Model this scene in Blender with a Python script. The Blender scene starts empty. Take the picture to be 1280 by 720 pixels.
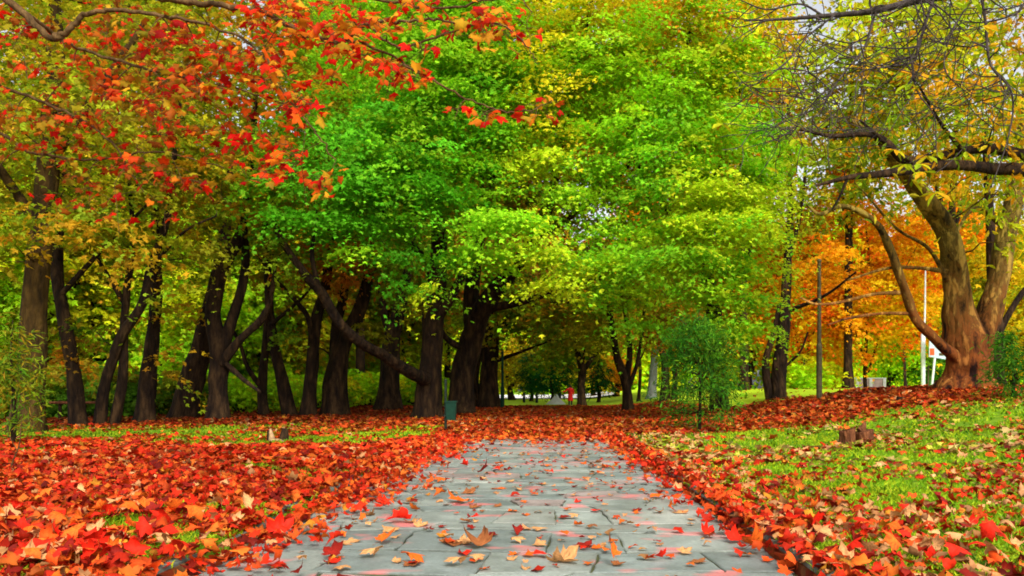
import bpy, bmesh, math, random
import numpy as np
from mathutils import Vector, Matrix
random.seed(7)
RNG = np.random.default_rng(11)
PI = math.pi
scene = bpy.context.scene
col = scene.collection

# ------------------------------------------------------------------ helpers
EYE = 1.0
VX, HY, F = 680.0, 486.0, 1000.0     # where the level sight line meets the photo, focal length in its pixels

def P(px, py, Z):
    return np.array([(px - VX) / F * Z, Z, EYE - (py - HY) / F * Z])

def sstep(a, b, t):
    t = np.clip((np.asarray(t, float) - a) / (b - a), 0, 1)
    return t * t * (3 - 2 * t)

_perm = np.random.default_rng(3).random((64, 64))
def vnoise(x, y):
    x = np.asarray(x, float); y = np.asarray(y, float)
    xi = np.floor(x).astype(int); yi = np.floor(y).astype(int)
    fx = x - xi; fy = y - yi
    fx = fx * fx * (3 - 2 * fx); fy = fy * fy * (3 - 2 * fy)
    a = _perm[xi % 64, yi % 64]; b = _perm[(xi + 1) % 64, yi % 64]
    c = _perm[xi % 64, (yi + 1) % 64]; d = _perm[(xi + 1) % 64, (yi + 1) % 64]
    return (a * (1 - fx) + b * fx) * (1 - fy) + (c * (1 - fx) + d * fx) * fy

def fbm(x, y, o=3):
    s = 0; a = .5; n = 0
    for i in range(o):
        s = s + a * vnoise(x * 2 ** i + 17.3 * i, y * 2 ** i + 9.1 * i); n += a; a *= .5
    return s / n

PL, PR, PEND = -1.95, 1.38, 16.4      # path edges and end

def ground_z(x, y):
    x = np.asarray(x, float); y = np.asarray(y, float)
    hill = 1.0 * sstep(3.0, 12.5, x) * sstep(6, 20, y)
    lawn = 0.05 * (1 - sstep(PEND - .2, PEND + .6, y)) * np.where((x < PL) | (x > PR), 1, 0)
    n = (fbm(x * .5, y * .5) - .5) * .10 * sstep(0, 1.5, np.maximum(PL - .2 - x, x - PR - .2) + sstep(PEND, PEND + 6, y) * 3)
    under = -0.06 * np.where((x > PL) & (x < PR), 1, 0) * (1 - sstep(PEND - .1, PEND + .4, y))
    return hill + lawn + n + under

def leaf_cov(x, y):
    """0..1 how much of the ground the fallen leaves cover"""
    x = np.asarray(x, float); y = np.asarray(y, float)
    n = fbm(x * .9, y * .9); n2 = fbm(x * .35 + 40, y * .35)
    left = 1.0 - .75 * sstep(.60, .78, n)
    strip = sstep(11.0, 15.5, y + (n2 - .5) * 4) * (1 - sstep(18.0, 22.0, y + (n2 - .5) * 3)) * sstep(-.5, .8, -2.2 - x)
    far_left = sstep(-5, -9.5, x)
    left = left * (1 - strip * np.clip(.76 + .20 * far_left + 1.1 * (n - .5), 0, 1))
    right = .20 + (.30 + .40 * (1 - sstep(9, 14, y))) * np.exp(-np.maximum(x - PR, 0) / .42) + .10 * (1 - sstep(4.5, 8.0, y)) - .20 * sstep(.5, .66, n) + .16 * sstep(.5, .34, n)
    right = right * (1 - .35 * sstep(13, 16, y) * (1 - sstep(17, 18, y)))
    edge = 17.0 + (n2 - .5) * 3 + .12 * x
    right = right * (1 - sstep(edge - .8, edge + 1.2, y)) + .97 * sstep(edge - .8, edge + 1.2, y)
    c = np.where(x < (PL + PR) / 2, left, right)
    mid = sstep(PEND - .4, PEND + .5, y)
    c = np.where((x > PL - .2) & (x < PR + .2) & (y > PEND - .6), .97 * mid + c * (1 - mid), c)
    # beyond: bright lawn on top of the rise and past the wood
    c = c * (1 - .95 * sstep(26, 29, y + (n - .5) * 4) * sstep(4.5, 7.5, x))
    c = c * (1 - .97 * sstep(42, 47, y + (n - .5) * 5))
    return np.clip(c, 0, 1)

# ------------------------------------------------------------------ object plumbing
def link(o, parent=None):
    col.objects.link(o)
    if parent is not None: o.parent = parent
    return o

def tag(o, label=None, cat=None, group=None, kind=None):
    for k, v in (('label', label), ('category', cat), ('group', group), ('kind', kind)):
        if v: o[k] = v
    return o

def thing(name, label, cat, loc=(0, 0, 0), group=None, rz=0):
    o = bpy.data.objects.new(name, None); o.location = [float(v) for v in loc]; o.rotation_euler[2] = rz
    o.empty_display_size = .2
    link(o); return tag(o, label, cat, group)

def mesh_np(name, V, faces, mats, colors=None, smooth=True, fmat=None):
    """faces: list of int arrays (n,k)"""
    me = bpy.data.meshes.new(name)
    V = np.ascontiguousarray(V, dtype=np.float32)
    me.vertices.add(len(V)); me.vertices.foreach_set('co', V.ravel())
    faces = [np.asarray(f, dtype=np.int32) for f in faces if len(f)]
    loops = np.concatenate([f.ravel() for f in faces])
    tot = np.concatenate([np.full(len(f), f.shape[1], np.int32) for f in faces])
    start = np.concatenate([[0], np.cumsum(tot)[:-1]]).astype(np.int32)
    me.loops.add(len(loops)); me.loops.foreach_set('vertex_index', loops)
    me.polygons.add(len(tot)); me.polygons.foreach_set('loop_start', start)
    try: me.polygons.foreach_set('loop_total', tot)
    except Exception: pass
    me.polygons.foreach_set('use_smooth', np.full(len(tot), smooth, dtype=bool))
    if fmat is not None: me.polygons.foreach_set('material_index', np.asarray(fmat, np.int32))
    if colors is not None:
        at = me.attributes.new('col', 'FLOAT_COLOR', 'POINT')
        c4 = np.ones((len(V), 4), np.float32); c4[:, :3] = colors
        at.data.foreach_set('color', c4.ravel())
    me.update(calc_edges=True)
    for m in (mats if isinstance(mats, (list, tuple)) else [mats]): me.materials.append(m)
    return me

def obj_np(name, V, faces, mats, colors=None, parent=None, base=None, smooth=True):
    V = np.asarray(V, float)
    if base is not None: V = V - np.asarray(base, float)
    o = bpy.data.objects.new(name, mesh_np(name, V, faces, mats, colors, smooth))
    return link(o, parent)

class Acc:
    def __init__(s): s.V = []; s.F = {3: [], 4: []}; s.n = 0; s.C = []
    def add(s, V, F, c=None):
        V = np.asarray(V, float); F = np.asarray(F, int)
        s.V.append(V); s.F[F.shape[1]].append(F + s.n); s.n += len(V)
        s.C.append(np.broadcast_to(np.asarray(c if c is not None else (1, 1, 1), float), (len(V), 3)))
    def faces(s): return [np.concatenate(f) for f in s.F.values() if f]
    def build(s, name, mat, parent=None, base=None, smooth=True, colors=True):
        return obj_np(name, np.concatenate(s.V), s.faces(), mat, np.concatenate(s.C) if colors else None, parent, base, smooth)

def catmull(pts, n):
    pts = np.asarray(pts, float)
    if len(pts) == 2: 
        t = np.linspace(0, 1, n)[:, None]; return pts[0] * (1 - t) + pts[1] * t
    p = np.vstack([2 * pts[0] - pts[1], pts, 2 * pts[-1] - pts[-2]])
    out = []
    m = len(pts) - 1
    for u in np.linspace(0, m, n):
        i = min(int(u), m - 1); t = u - i
        a, b, c, d = p[i], p[i + 1], p[i + 2], p[i + 3]
        out.append(.5 * (2 * b + (c - a) * t + (2 * a - 5 * b + 4 * c - d) * t * t + (3 * b - a - 3 * c + d) * t ** 3))
    return np.array(out)

def tube(acc, pts, rad, sides=8, lump=0.0, flare=0.0, c=None, seed=0):
    pts = np.asarray(pts, float); rad = np.asarray(rad, float)
    n = len(pts)
    T = np.gradient(pts, axis=0); T /= np.linalg.norm(T, axis=1)[:, None] + 1e-9
    up = np.array([0, 1., 0]) if abs(T[0][1]) < .8 else np.array([1., 0, 0])
    N = np.zeros_like(T); N[0] = up - T[0] * (up @ T[0]); N[0] /= np.linalg.norm(N[0])
    for i in range(1, n):
        v = N[i - 1] - T[i] * (N[i - 1] @ T[i]); N[i] = v / (np.linalg.norm(v) + 1e-9)
    B = np.cross(T, N)
    a = np.linspace(0, 2 * PI, sides, endpoint=False)
    ca, sa = np.cos(a), np.sin(a)
    R = np.repeat(rad[:, None], sides, 1)
    if lump:
        ii = np.arange(n)[:, None] * .45 + seed * 7.7
        R = R * (1 + lump * (vnoise(ii + 0 * a, (a * 3 / PI)[None, :] + seed) - .5) * 2 + lump * .6 * np.sin(a * 3 + seed)[None, :])
    if flare:
        L = np.concatenate([[0], np.cumsum(np.linalg.norm(np.diff(pts, axis=0), axis=1))])
        f = np.exp(-L / (rad[0] * 1.1))
        R = R * (1 + flare * f[:, None] * (1 + .45 * np.sin(a * 5 + seed)[None, :]))
    V = pts[:, None, :] + R[:, :, None] * (ca[None, :, None] * N[:, None, :] + sa[None, :, None] * B[:, None, :])
    V = V.reshape(-1, 3)
    i = np.arange(n - 1)[:, None] * sides; j = np.arange(sides)[None, :]; k = (j + 1) % sides
    Fq = np.stack([i + j, i + k, i + sides + k, i + sides + j], -1).reshape(-1, 4)
    acc.add(V, Fq, c)
    for ring, ctr, flip in ((0, pts[0], True), ((n - 1) * sides, pts[-1], False)):
        idx = ring + np.arange(sides)
        Vc = np.vstack([V[idx], ctr[None]])
        f = np.stack([np.arange(sides), (np.arange(sides) + 1) % sides, np.full(sides, sides)], -1)
        acc.add(Vc, f[:, ::-1] if flip else f, c)

def box(acc, lo, hi, c=None):
    x0, y0, z0 = lo; x1, y1, z1 = hi
    V = [(x0, y0, z0), (x1, y0, z0), (x1, y1, z0), (x0, y1, z0), (x0, y0, z1), (x1, y0, z1), (x1, y1, z1), (x0, y1, z1)]
    acc.add(V, [(0, 3, 2, 1), (4, 5, 6, 7), (0, 1, 5, 4), (1, 2, 6, 5), (2, 3, 7, 6), (3, 0, 4, 7)], c)

def bevel(o, w=.01, s=2):
    m = o.modifiers.new('bevel', 'BEVEL'); m.width = w; m.segments = s; m.limit_method = 'ANGLE'
    return o

# ------------------------------------------------------------------ materials
def new_mat(name):
    m = bpy.data.materials.new(name); m.use_nodes = True
    nt = m.node_tree; nt.nodes.clear()
    out = nt.nodes.new('ShaderNodeOutputMaterial')
    return m, nt, out

def nd(nt, t, **kw):
    n = nt.nodes.new(t)
    for k, v in kw.items():
        if k.startswith('i_'):
            n.inputs[k[2:].replace('_', ' ')].default_value = v
        else: setattr(n, k, v)
    return n

def ramp(nt, stops, interp='LINEAR'):
    r = nt.nodes.new('ShaderNodeValToRGB'); r.color_ramp.interpolation = interp
    e = r.color_ramp.elements
    while len(e) < len(stops): e.new(.5)
    for el, (p, c) in zip(e, stops): el.position = p; el.color = (*c, 1)
    return r

def mat_leaf(name, trans=.45, rough=.55, spec=.25):
    m, nt, out = new_mat(name); L = nt.links.new
    at = nd(nt, 'ShaderNodeAttribute', attribute_name='col')
    oi = nd(nt, 'ShaderNodeObjectInfo')
    tc = nd(nt, 'ShaderNodeTexCoord')
    nz = nd(nt, 'ShaderNodeTexNoise'); nz.inputs['Scale'].default_value = 18
    L(tc.outputs['Object'], nz.inputs['Vector'])
    mr = nd(nt, 'ShaderNodeMapRange'); mr.inputs['From Min'].default_value = .3; mr.inputs['From Max'].default_value = .7
    mr.inputs['To Min'].default_value = .75; mr.inputs['To Max'].default_value = 1.2
    L(nz.outputs['Fac'], mr.inputs['Value'])
    hs = nd(nt, 'ShaderNodeHueSaturation'); L(at.outputs['Color'], hs.inputs['Color']); L(mr.outputs[0], hs.inputs['Value'])
    p = nd(nt, 'ShaderNodeBsdfPrincipled'); p.inputs['Roughness'].default_value = rough
    p.inputs['Specular IOR Level'].default_value = spec
    L(hs.outputs[0], p.inputs['Base Color'])
    t = nd(nt, 'ShaderNodeBsdfTranslucent'); L(hs.outputs[0], t.inputs['Color'])
    mx = nd(nt, 'ShaderNodeMixShader'); mx.inputs[0].default_value = trans
    L(p.outputs[0], mx.inputs[1]); L(t.outputs[0], mx.inputs[2]); L(mx.outputs[0], out.inputs['Surface'])
    return m

def mat_bark(name, stops, scale=6, bump=.8, zgrad=None):
    m, nt, out = new_mat(name); L = nt.links.new
    tc = nd(nt, 'ShaderNodeTexCoord')
    mp = nd(nt, 'ShaderNodeMapping'); mp.inputs['Scale'].default_value = (1, 1, .28)
    L(tc.outputs['Object'], mp.inputs['Vector'])
    n1 = nd(nt, 'ShaderNodeTexNoise'); n1.inputs['Scale'].default_value = scale; n1.inputs['Detail'].default_value = 6; n1.inputs['Roughness'].default_value = .65
    L(mp.outputs[0], n1.inputs['Vector'])
    v = nd(nt, 'ShaderNodeTexVoronoi', feature='DISTANCE_TO_EDGE'); v.inputs['Scale'].default_value = scale * 1.6
    L(mp.outputs[0], v.inputs['Vector'])
    r = ramp(nt, stops); L(n1.outputs['Fac'], r.inputs[0])
    colout = r.outputs[0]
    if zgrad:
        sx = nd(nt, 'ShaderNodeSeparateXYZ'); L(tc.outputs['Object'], sx.inputs[0])
        n2 = nd(nt, 'ShaderNodeTexNoise'); n2.inputs['Scale'].default_value = 1.7; L(tc.outputs['Object'], n2.inputs['Vector'])
        ad = nd(nt, 'ShaderNodeMath', operation='MULTIPLY_ADD'); L(n2.outputs['Fac'], ad.inputs[0]); ad.inputs[1].default_value = 2.5; L(sx.outputs['Z'], ad.inputs[2])
        mr = nd(nt, 'ShaderNodeMapRange'); mr.inputs['From Min'].default_value = zgrad[0]; mr.inputs['From Max'].default_value = zgrad[1]; L(ad.outputs[0], mr.inputs['Value'])
        r2 = ramp(nt, zgrad[2]); L(n1.outputs['Fac'], r2.inputs[0])
        mx = nd(nt, 'ShaderNodeMix', data_type='RGBA'); L(mr.outputs[0], mx.inputs['Factor']); L(r.outputs[0], mx.inputs['A']); L(r2.outputs[0], mx.inputs['B'])
        colout = mx.outputs['Result']
    p = nd(nt, 'ShaderNodeBsdfPrincipled'); p.inputs['Roughness'].default_value = .9; p.inputs['Specular IOR Level'].default_value = .15
    L(colout, p.inputs['Base Color'])
    mm = nd(nt, 'ShaderNodeMath', operation='MULTIPLY_ADD'); L(v.outputs['Distance'], mm.inputs[0]); mm.inputs[1].default_value = 1.2; L(n1.outputs['Fac'], mm.inputs[2])
    b = nd(nt, 'ShaderNodeBump'); b.inputs['Strength'].default_value = bump; b.inputs['Distance'].default_value = .06
    L(mm.outputs[0], b.inputs['Height']); L(b.outputs[0], p.inputs['Normal'])
    L(p.outputs[0], out.inputs['Surface'])
    return m

def mat_plain(name, c, rough=.6, metal=0, var=.25, scale=8, bump=.1):
    m, nt, out = new_mat(name); L = nt.links.new
    tc = nd(nt, 'ShaderNodeTexCoord')
    n1 = nd(nt, 'ShaderNodeTexNoise'); n1.inputs['Scale'].default_value = scale; n1.inputs['Detail'].default_value = 5
    L(tc.outputs['Object'], n1.inputs['Vector'])
    c = np.array(c)
    r = ramp(nt, [(.3, tuple(c * (1 - var))), (.7, tuple(np.minimum(c * (1 + var), 1)))]); L(n1.outputs['Fac'], r.inputs[0])
    p = nd(nt, 'ShaderNodeBsdfPrincipled'); p.inputs['Roughness'].default_value = rough; p.inputs['Metallic'].default_value = metal; p.inputs['Specular IOR Level'].default_value = .15
    L(r.outputs[0], p.inputs['Base Color'])
    b = nd(nt, 'ShaderNodeBump'); b.inputs['Strength'].default_value = bump; b.inputs['Distance'].default_value = .01
    L(n1.outputs['Fac'], b.inputs['Height']); L(b.outputs[0], p.inputs['Normal'])
    L(p.outputs[0], out.inputs['Surface'])
    return m

def mat_ground():
    m, nt, out = new_mat('park_ground'); L = nt.links.new
    tc = nd(nt, 'ShaderNodeTexCoord'); at = nd(nt, 'ShaderNodeAttribute', attribute_name='col')
    sp = nd(nt, 'ShaderNodeSeparateColor'); L(at.outputs['Color'], sp.inputs[0])
    # leaf litter
    v = nd(nt, 'ShaderNodeTexVoronoi'); v.inputs['Scale'].default_value = 9; v.inputs['Randomness'].default_value = 1
    L(tc.outputs['Object'], v.inputs['Vector'])
    vs = nd(nt, 'ShaderNodeSeparateColor'); L(v.outputs['Color'], vs.inputs[0])
    lr = ramp(nt, [(0, (.04, .008, .003)), (.25, (.22, .025, .006)), (.5, (.30, .05, .008)), (.7, (.36, .10, .015)), (.85, (.14, .03, .008)), (1, (.26, .12, .04))])
    L(vs.outputs[0], lr.inputs[0])
    dk = nd(nt, 'ShaderNodeMapRange'); dk.inputs['From Max'].default_value = .09; dk.inputs['To Min'].default_value = 1.0; dk.inputs['To Max'].default_value = .5  # darker away from each cell centre: shade between leaves put into the colour
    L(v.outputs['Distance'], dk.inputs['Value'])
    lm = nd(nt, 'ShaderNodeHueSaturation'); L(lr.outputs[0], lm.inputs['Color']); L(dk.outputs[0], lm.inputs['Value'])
    # grass
    n1 = nd(nt, 'ShaderNodeTexNoise'); n1.inputs['Scale'].default_value = 3; n1.inputs['Detail'].default_value = 8; n1.inputs['Roughness'].default_value = .7
    L(tc.outputs['Object'], n1.inputs['Vector'])
    gr = ramp(nt, [(.3, (.05, .11, .005)), (.5, (.13, .24, .008)), (.7, (.26, .34, .012))]); L(n1.outputs['Fac'], gr.inputs[0])
    br = nd(nt, 'ShaderNodeMix', data_type='RGBA'); L(sp.outputs[1], br.inputs['Factor']); L(gr.outputs[0], br.inputs['A'])
    br.inputs['B'].default_value = (.42, .62, .02, 1)
    n2 = nd(nt, 'ShaderNodeTexNoise'); n2.inputs['Scale'].default_value = 5; n2.inputs['Detail'].default_value = 4
    L(tc.outputs['Object'], n2.inputs['Vector'])
    th = nd(nt, 'ShaderNodeMath', operation='MULTIPLY_ADD'); L(n2.outputs['Fac'], th.inputs[0]); th.inputs[1].default_value = .9; L(sp.outputs[0], th.inputs[2])
    tr = nd(nt, 'ShaderNodeMapRange'); tr.inputs['From Min'].default_value = .85; tr.inputs['From Max'].default_value = 1.05; L(th.outputs[0], tr.inputs['Value'])
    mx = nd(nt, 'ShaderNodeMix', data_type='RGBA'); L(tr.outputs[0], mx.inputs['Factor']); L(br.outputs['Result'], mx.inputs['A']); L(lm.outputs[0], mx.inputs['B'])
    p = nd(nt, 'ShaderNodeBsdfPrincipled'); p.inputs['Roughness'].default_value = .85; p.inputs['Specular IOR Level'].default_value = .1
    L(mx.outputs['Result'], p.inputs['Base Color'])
    b = nd(nt, 'ShaderNodeBump'); b.inputs['Strength'].default_value = .8; b.inputs['Distance'].default_value = .04
    L(v.outputs['Distance'], b.inputs['Height']); L(b.outputs[0], p.inputs['Normal'])
    L(p.outputs[0], out.inputs['Surface'])
    return m

def mat_slab():
    m, nt, out = new_mat('paving_stone'); L = nt.links.new
    tc = nd(nt, 'ShaderNodeTexCoord'); at = nd(nt, 'ShaderNodeAttribute', attribute_name='col')
    n1 = nd(nt, 'ShaderNodeTexNoise'); n1.inputs['Scale'].default_value = 2.2; n1.inputs['Detail'].default_value = 8; n1.inputs['Roughness'].default_value = .65
    n2 = nd(nt, 'ShaderNodeTexNoise'); n2.inputs['Scale'].default_value = 40; n2.inputs['Detail'].default_value = 5; n2.inputs['Roughness'].default_value = .7
    n3 = nd(nt, 'ShaderNodeTexNoise'); n3.inputs['Scale'].default_value = 1.6; n3.inputs['Detail'].default_value = 2
    mp = nd(nt, 'ShaderNodeMapping'); mp.inputs['Location'].default_value = (13, 4, 0); mp.inputs['Scale'].default_value = (1.3, 1.6, 1)
    L(tc.outputs['Object'], n1.inputs['Vector']); L(tc.outputs['Object'], n2.inputs['Vector']); L(tc.outputs['Object'], mp.inputs['Vector']); L(mp.outputs[0], n3.inputs['Vector'])
    mr = nd(nt, 'ShaderNodeMapRange'); mr.inputs['From Min'].default_value = .3; mr.inputs['From Max'].default_value = .7; mr.inputs['To Min'].default_value = .58; mr.inputs['To Max'].default_value = 1.25
    L(n1.outputs['Fac'], mr.inputs['Value'])
    mr2 = nd(nt, 'ShaderNodeMapRange'); mr2.inputs['From Min'].default_value = .35; mr2.inputs['From Max'].default_value = .65; mr2.inputs['To Min'].default_value = .82; mr2.inputs['To Max'].default_value = 1.12
    L(n2.outputs['Fac'], mr2.inputs['Value'])
    mu = nd(nt, 'ShaderNodeMath', operation='MULTIPLY'); L(mr.outputs[0], mu.inputs[0]); L(mr2.outputs[0], mu.inputs[1])
    hs = nd(nt, 'ShaderNodeHueSaturation'); L(at.outputs['Color'], hs.inputs['Color']); L(mu.outputs[0], hs.inputs['Value'])
    # reddish patches where the noise runs high
    st = nd(nt, 'ShaderNodeMapRange'); st.inputs['From Min'].default_value = .60; st.inputs['From Max'].default_value = .68; st.inputs['To Max'].default_value = .75; L(n3.outputs['Fac'], st.inputs['Value'])
    mx = nd(nt, 'ShaderNodeMix', data_type='RGBA'); L(st.outputs[0], mx.inputs['Factor']); L(hs.outputs[0], mx.inputs['A']); mx.inputs['B'].default_value = (.62, .16, .15, 1)
    p = nd(nt, 'ShaderNodeBsdfPrincipled'); p.inputs['Specular IOR Level'].default_value = .5
    rr = nd(nt, 'ShaderNodeMapRange'); rr.inputs['To Min'].default_value = .38; rr.inputs['To Max'].default_value = .75; L(n1.outputs['Fac'], rr.inputs['Value']); L(rr.outputs[0], p.inputs['Roughness'])
    L(mx.outputs['Result'], p.inputs['Base Color'])
    b = nd(nt, 'ShaderNodeBump'); b.inputs['Strength'].default_value = .45; b.inputs['Distance'].default_value = .012
    bb = nd(nt, 'ShaderNodeMath', operation='MULTIPLY_ADD'); L(n2.outputs['Fac'], bb.inputs[0]); bb.inputs[1].default_value = .35; L(n1.outputs['Fac'], bb.inputs[2])
    L(bb.outputs[0], b.inputs['Height']); L(b.outputs[0], p.inputs['Normal']); L(p.outputs[0], out.inputs['Surface'])
    return m

M_LEAF = mat_leaf('tree_leaf', .5, .6, .10)
M_FALL = mat_leaf('fallen_leaf', .15, .65, .12)
M_GRASS = mat_leaf('grass_blade', .4, .6, .1)
M_BARK = mat_bark('dark_bark', [(.36, (.006, .003, .002)), (.52, (.024, .012, .005)), (.66, (.065, .034, .013))], 5, 1.0)
M_BARK_OLIVE = mat_bark('mossy_bark', [(.36, (.015, .009, .002)), (.52, (.05, .026, .005)), (.66, (.09, .05, .01))])
M_BARK_PALE = mat_bark('pale_bark', [(.3, (.12, .13, .12)), (.6, (.25, .27, .26)), (.8, (.35, .36, .34))])
M_BARK_TWIG = mat_bark('twig_bark', [(.3, (.03, .016, .005)), (.55, (.11, .06, .02)), (.75, (.22, .13, .05))], 20, .3)
M_BARK_GREY = mat_bark('grey_brown_bark', [(.3, (.02, .014, .012)), (.55, (.06, .045, .04)), (.75, (.14, .11, .10))], 20, .3)
M_BARK_PLANE = mat_bark('plane_bark', [(.38, (.014, .005, .003)), (.44, (.09, .024, .007)), (.50, (.22, .06, .010)), (.55, (.12, .035, .008)), (.62, (.40, .15, .03))], 3.2, 1.0,
                        (2.4, 5.4, [(.38, (.03, .02, .004)), (.46, (.15, .09, .012)), (.52, (.08, .055, .010)), (.60, (.34, .23, .04))]))
M_GROUND = mat_ground(); M_SLAB = mat_slab()
M_MORTAR = mat_plain('mossy_mortar', (.07, .075, .03), .95, 0, .5, 14, .6)
M_KERB = mat_plain('kerb_stone', (.13, .15, .12), .85, 0, .45, 7, .5)
M_ROAD = mat_plain('pale_asphalt', (.75, .72, .70), .9, 0, .08, 2, .1)
M_GREENPAINT = mat_plain('green_paint', (.003, .026, .014), .7, 0, .3, 12, .1)
M_DARKPOST = mat_plain('dark_green_steel', (.010, .016, .010), .7, 0, .3, 12, .1)
M_LAMPPOST = mat_plain('weathered_steel', (.10, .085, .04), .6, .3, .4, 9, .1)
M_WHITE = mat_plain('white_paint', (.84, .87, .88), .5, 0, .08, 4, .05)
M_ORANGE = mat_plain('orange_paint', (.8, .12, .03), .5, 0, .1, 9, .05)
M_SIGNBACK = mat_plain('pale_blue_sheet', (.55, .68, .75), .45, 0, .1, 5, .05)
M_STONE = mat_plain('pale_stone', (.24, .23, .23), .9, 0, .25, 5, .4)
M_WALL = mat_plain('pinkish_render', (.16, .11, .105), .9, 0, .25, 3, .2)
M_WOODCUT = mat_plain('split_wood', (.36, .22, .11), .8, 0, .35, 14, .4)
M_WOODDARK = mat_bark('stump_bark', [(.3, (.05, .016, .008)), (.55, (.16, .055, .02)), (.75, (.26, .10, .035))], 12, .7)
M_REDCOAT = mat_plain('red_cloth', (.5, .012, .008), .8, 0, .15, 15, .1)
M_SKIN = mat_plain('skin', (.5, .27, .18), .6, 0, .1, 15, .05)
M_HAIR = mat_plain('dark_hair', (.02, .012, .008), .6, 0, .3, 30, .2)
M_CLOTHDARK = mat_plain('dark_cloth', (.02, .022, .03), .85, 0, .2, 15, .1)

# ------------------------------------------------------------------ leaf clouds
def rot_frames(N, A):
    N = N / (np.linalg.norm(N, axis=1)[:, None] + 1e-9)
    A = A - N * np.sum(A * N, 1)[:, None]; A /= np.linalg.norm(A, axis=1)[:, None] + 1e-9
    return np.cross(A, N), A, N

T_DIAMOND = (np.array([(0, 0, 0), (-.42, .45, .10), (0, 1, -.05), (.42, .45, .10)]), [np.array([(0, 2, 1), (0, 3, 2)])])
T_LOBED = (np.array([(0, 0, 0), (-.30, .12, .05), (-.58, .48, .0), (-.20, .52, .06), (0, 1., -.06), (.20, .52, .06), (.58, .48, .0), (.30, .12, .05)]),
           [np.array([(0, 3, 2, 1), (0, 5, 4, 3), (0, 7, 6, 5)])])
T_LONG = (np.array([(0, 0, 0), (-.16, .3, .05), (-.19, .62, .04), (0, 1, -.10), (.19, .62, .04), (.16, .3, .05)]), [np.array([(0, 3, 2, 1), (0, 5, 4, 3)])])
T_FEATHER = (np.array([(0, 0, 0), (-.10, .5, .02), (0, 1, -.08), (.10, .5, .02)]), [np.array([(0, 2, 1), (0, 3, 2)])])

def leaf_mesh(tmpl, Pos, N, A, size, C):
    TV, TF = tmpl
    X, Y, Zv = rot_frames(N, A)
    k = len(TV)
    V = Pos[:, None, :] + size[:, None, None] * (TV[None, :, 0, None] * X[:, None, :] + TV[None, :, 1, None] * Y[:, None, :] + TV[None, :, 2, None] * Zv[:, None, :])
    off = (np.arange(len(Pos)) * k)[:, None, None]
    F_ = [(f[None] + off).reshape(-1, f.shape[1]) for f in TF]
    return V.reshape(-1, 3), F_, np.repeat(C, k, 0)

PAL = {
    'lime': [(.32, .64, .014), (.44, .70, .016), (.22, .54, .014), (.56, .70, .016)],
    'limeyellow': [(.40, .68, .014), (.52, .70, .014), (.30, .62, .014), (.70, .62, .012)],
    'gold': [(.75, .48, .01), (.85, .38, .01), (.55, .50, .01), (.9, .28, .01)],
    'emerald': [(.13, .46, .012), (.21, .52, .012), (.30, .56, .012), (.10, .38, .012)],
    'olive': [(.32, .32, .010), (.45, .36, .010), (.24, .34, .010), (.55, .30, .01), (.18, .26, .008)],
    'oliveyellow': [(.40, .42, .012), (.50, .43, .012), (.28, .38, .012), (.58, .33, .012)],
    'dim': [(.18, .30, .010), (.24, .32, .010), (.36, .26, .010), (.10, .24, .010)],
    'rust': [(.55, .18, .01), (.42, .18, .01), (.62, .24, .01), (.30, .16, .01)],
    'orange': [(.97, .38, .006), (.97, .31, .006), (.97, .48, .008), (.94, .18, .006), (.97, .60, .01)],
    'yellow': [(.75, .55, .01), (.6, .52, .01), (.85, .5, .01), (.4, .42, .01)],
    'woodolive': [(.58, .66, .014), (.66, .66, .014), (.44, .62, .014), (.72, .56, .014)],  # raised leaf colour, stands in for light the front crowns block
    'woodgreen': [(.48, .78, .018), (.60, .80, .018), (.36, .66, .018), (.74, .74, .015)],  # likewise brightened: light missing deep in the wood is put into the colour
    'pine': [(.012, .10, .018), (.02, .14, .025), (.03, .12, .01), (.012, .07, .012)],
    'bush': [(.48, .78, .01), (.64, .80, .012), (.32, .64, .01), (.78, .72, .01)],  # brightened too, painted-in light for shrubs and trees under the canopy
    'sapling': [(.05, .22, .010), (.085, .27, .010), (.035, .15, .01), (.14, .30, .010)],
    'chestnut': [(.50, .54, .01), (.40, .48, .01), (.60, .52, .01), (.28, .40, .01), (.75, .38, .01)],
}
PAL = {k: np.array(v) for k, v in PAL.items()}

def pal_pick(name, n, rng):
    p = PAL[name]; w = np.linspace(1.3, .6, len(p)); w /= w.sum()
    return p[rng.choice(len(p), n, p=w)]

def crown_sprays(blobs, rng, dens):
    """blobs: (cx,cy,cz, rx,ry,rz, weight, palette) -> spray centres, outward dirs, palette colours"""
    C, O, K = [], [], []
    for b in blobs:
        c = np.array(b[:3]); r = np.array(b[3:6])
        n = max(4, int(dens * b[6] * (r[0] * r[1] * r[2]) ** (2 / 3)))
        d = rng.normal(size=(n, 3)); d /= np.linalg.norm(d, axis=1)[:, None]
        lump = .72 + .45 * fbm(d[:, 0] * 2.2 + 5 + c[0], d[:, 2] * 2.2 + d[:, 1] * 1.7 + 9 + c[2], 2)
        rad = rng.random(n) ** .45 * lump
        C.append(c + d * rad[:, None] * r); O.append(d)
        # colour drifts through the crown, so sprays near each other look alike
        pal = PAL[b[7]]
        q = C[-1]
        t = fbm(q[:, 0] * .55 + 31, q[:, 2] * .7 + q[:, 1] * .3 + 12, 2)
        t = np.clip((t - .5) * 2.2 + .5 + rng.normal(size=n) * .18, 0, .999) * len(pal)
        K.append(pal[t.astype(int)] * (.75 + .5 * rng.random(n))[:, None])
    return np.concatenate(C), np.concatenate(O), np.concatenate(K)

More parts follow.
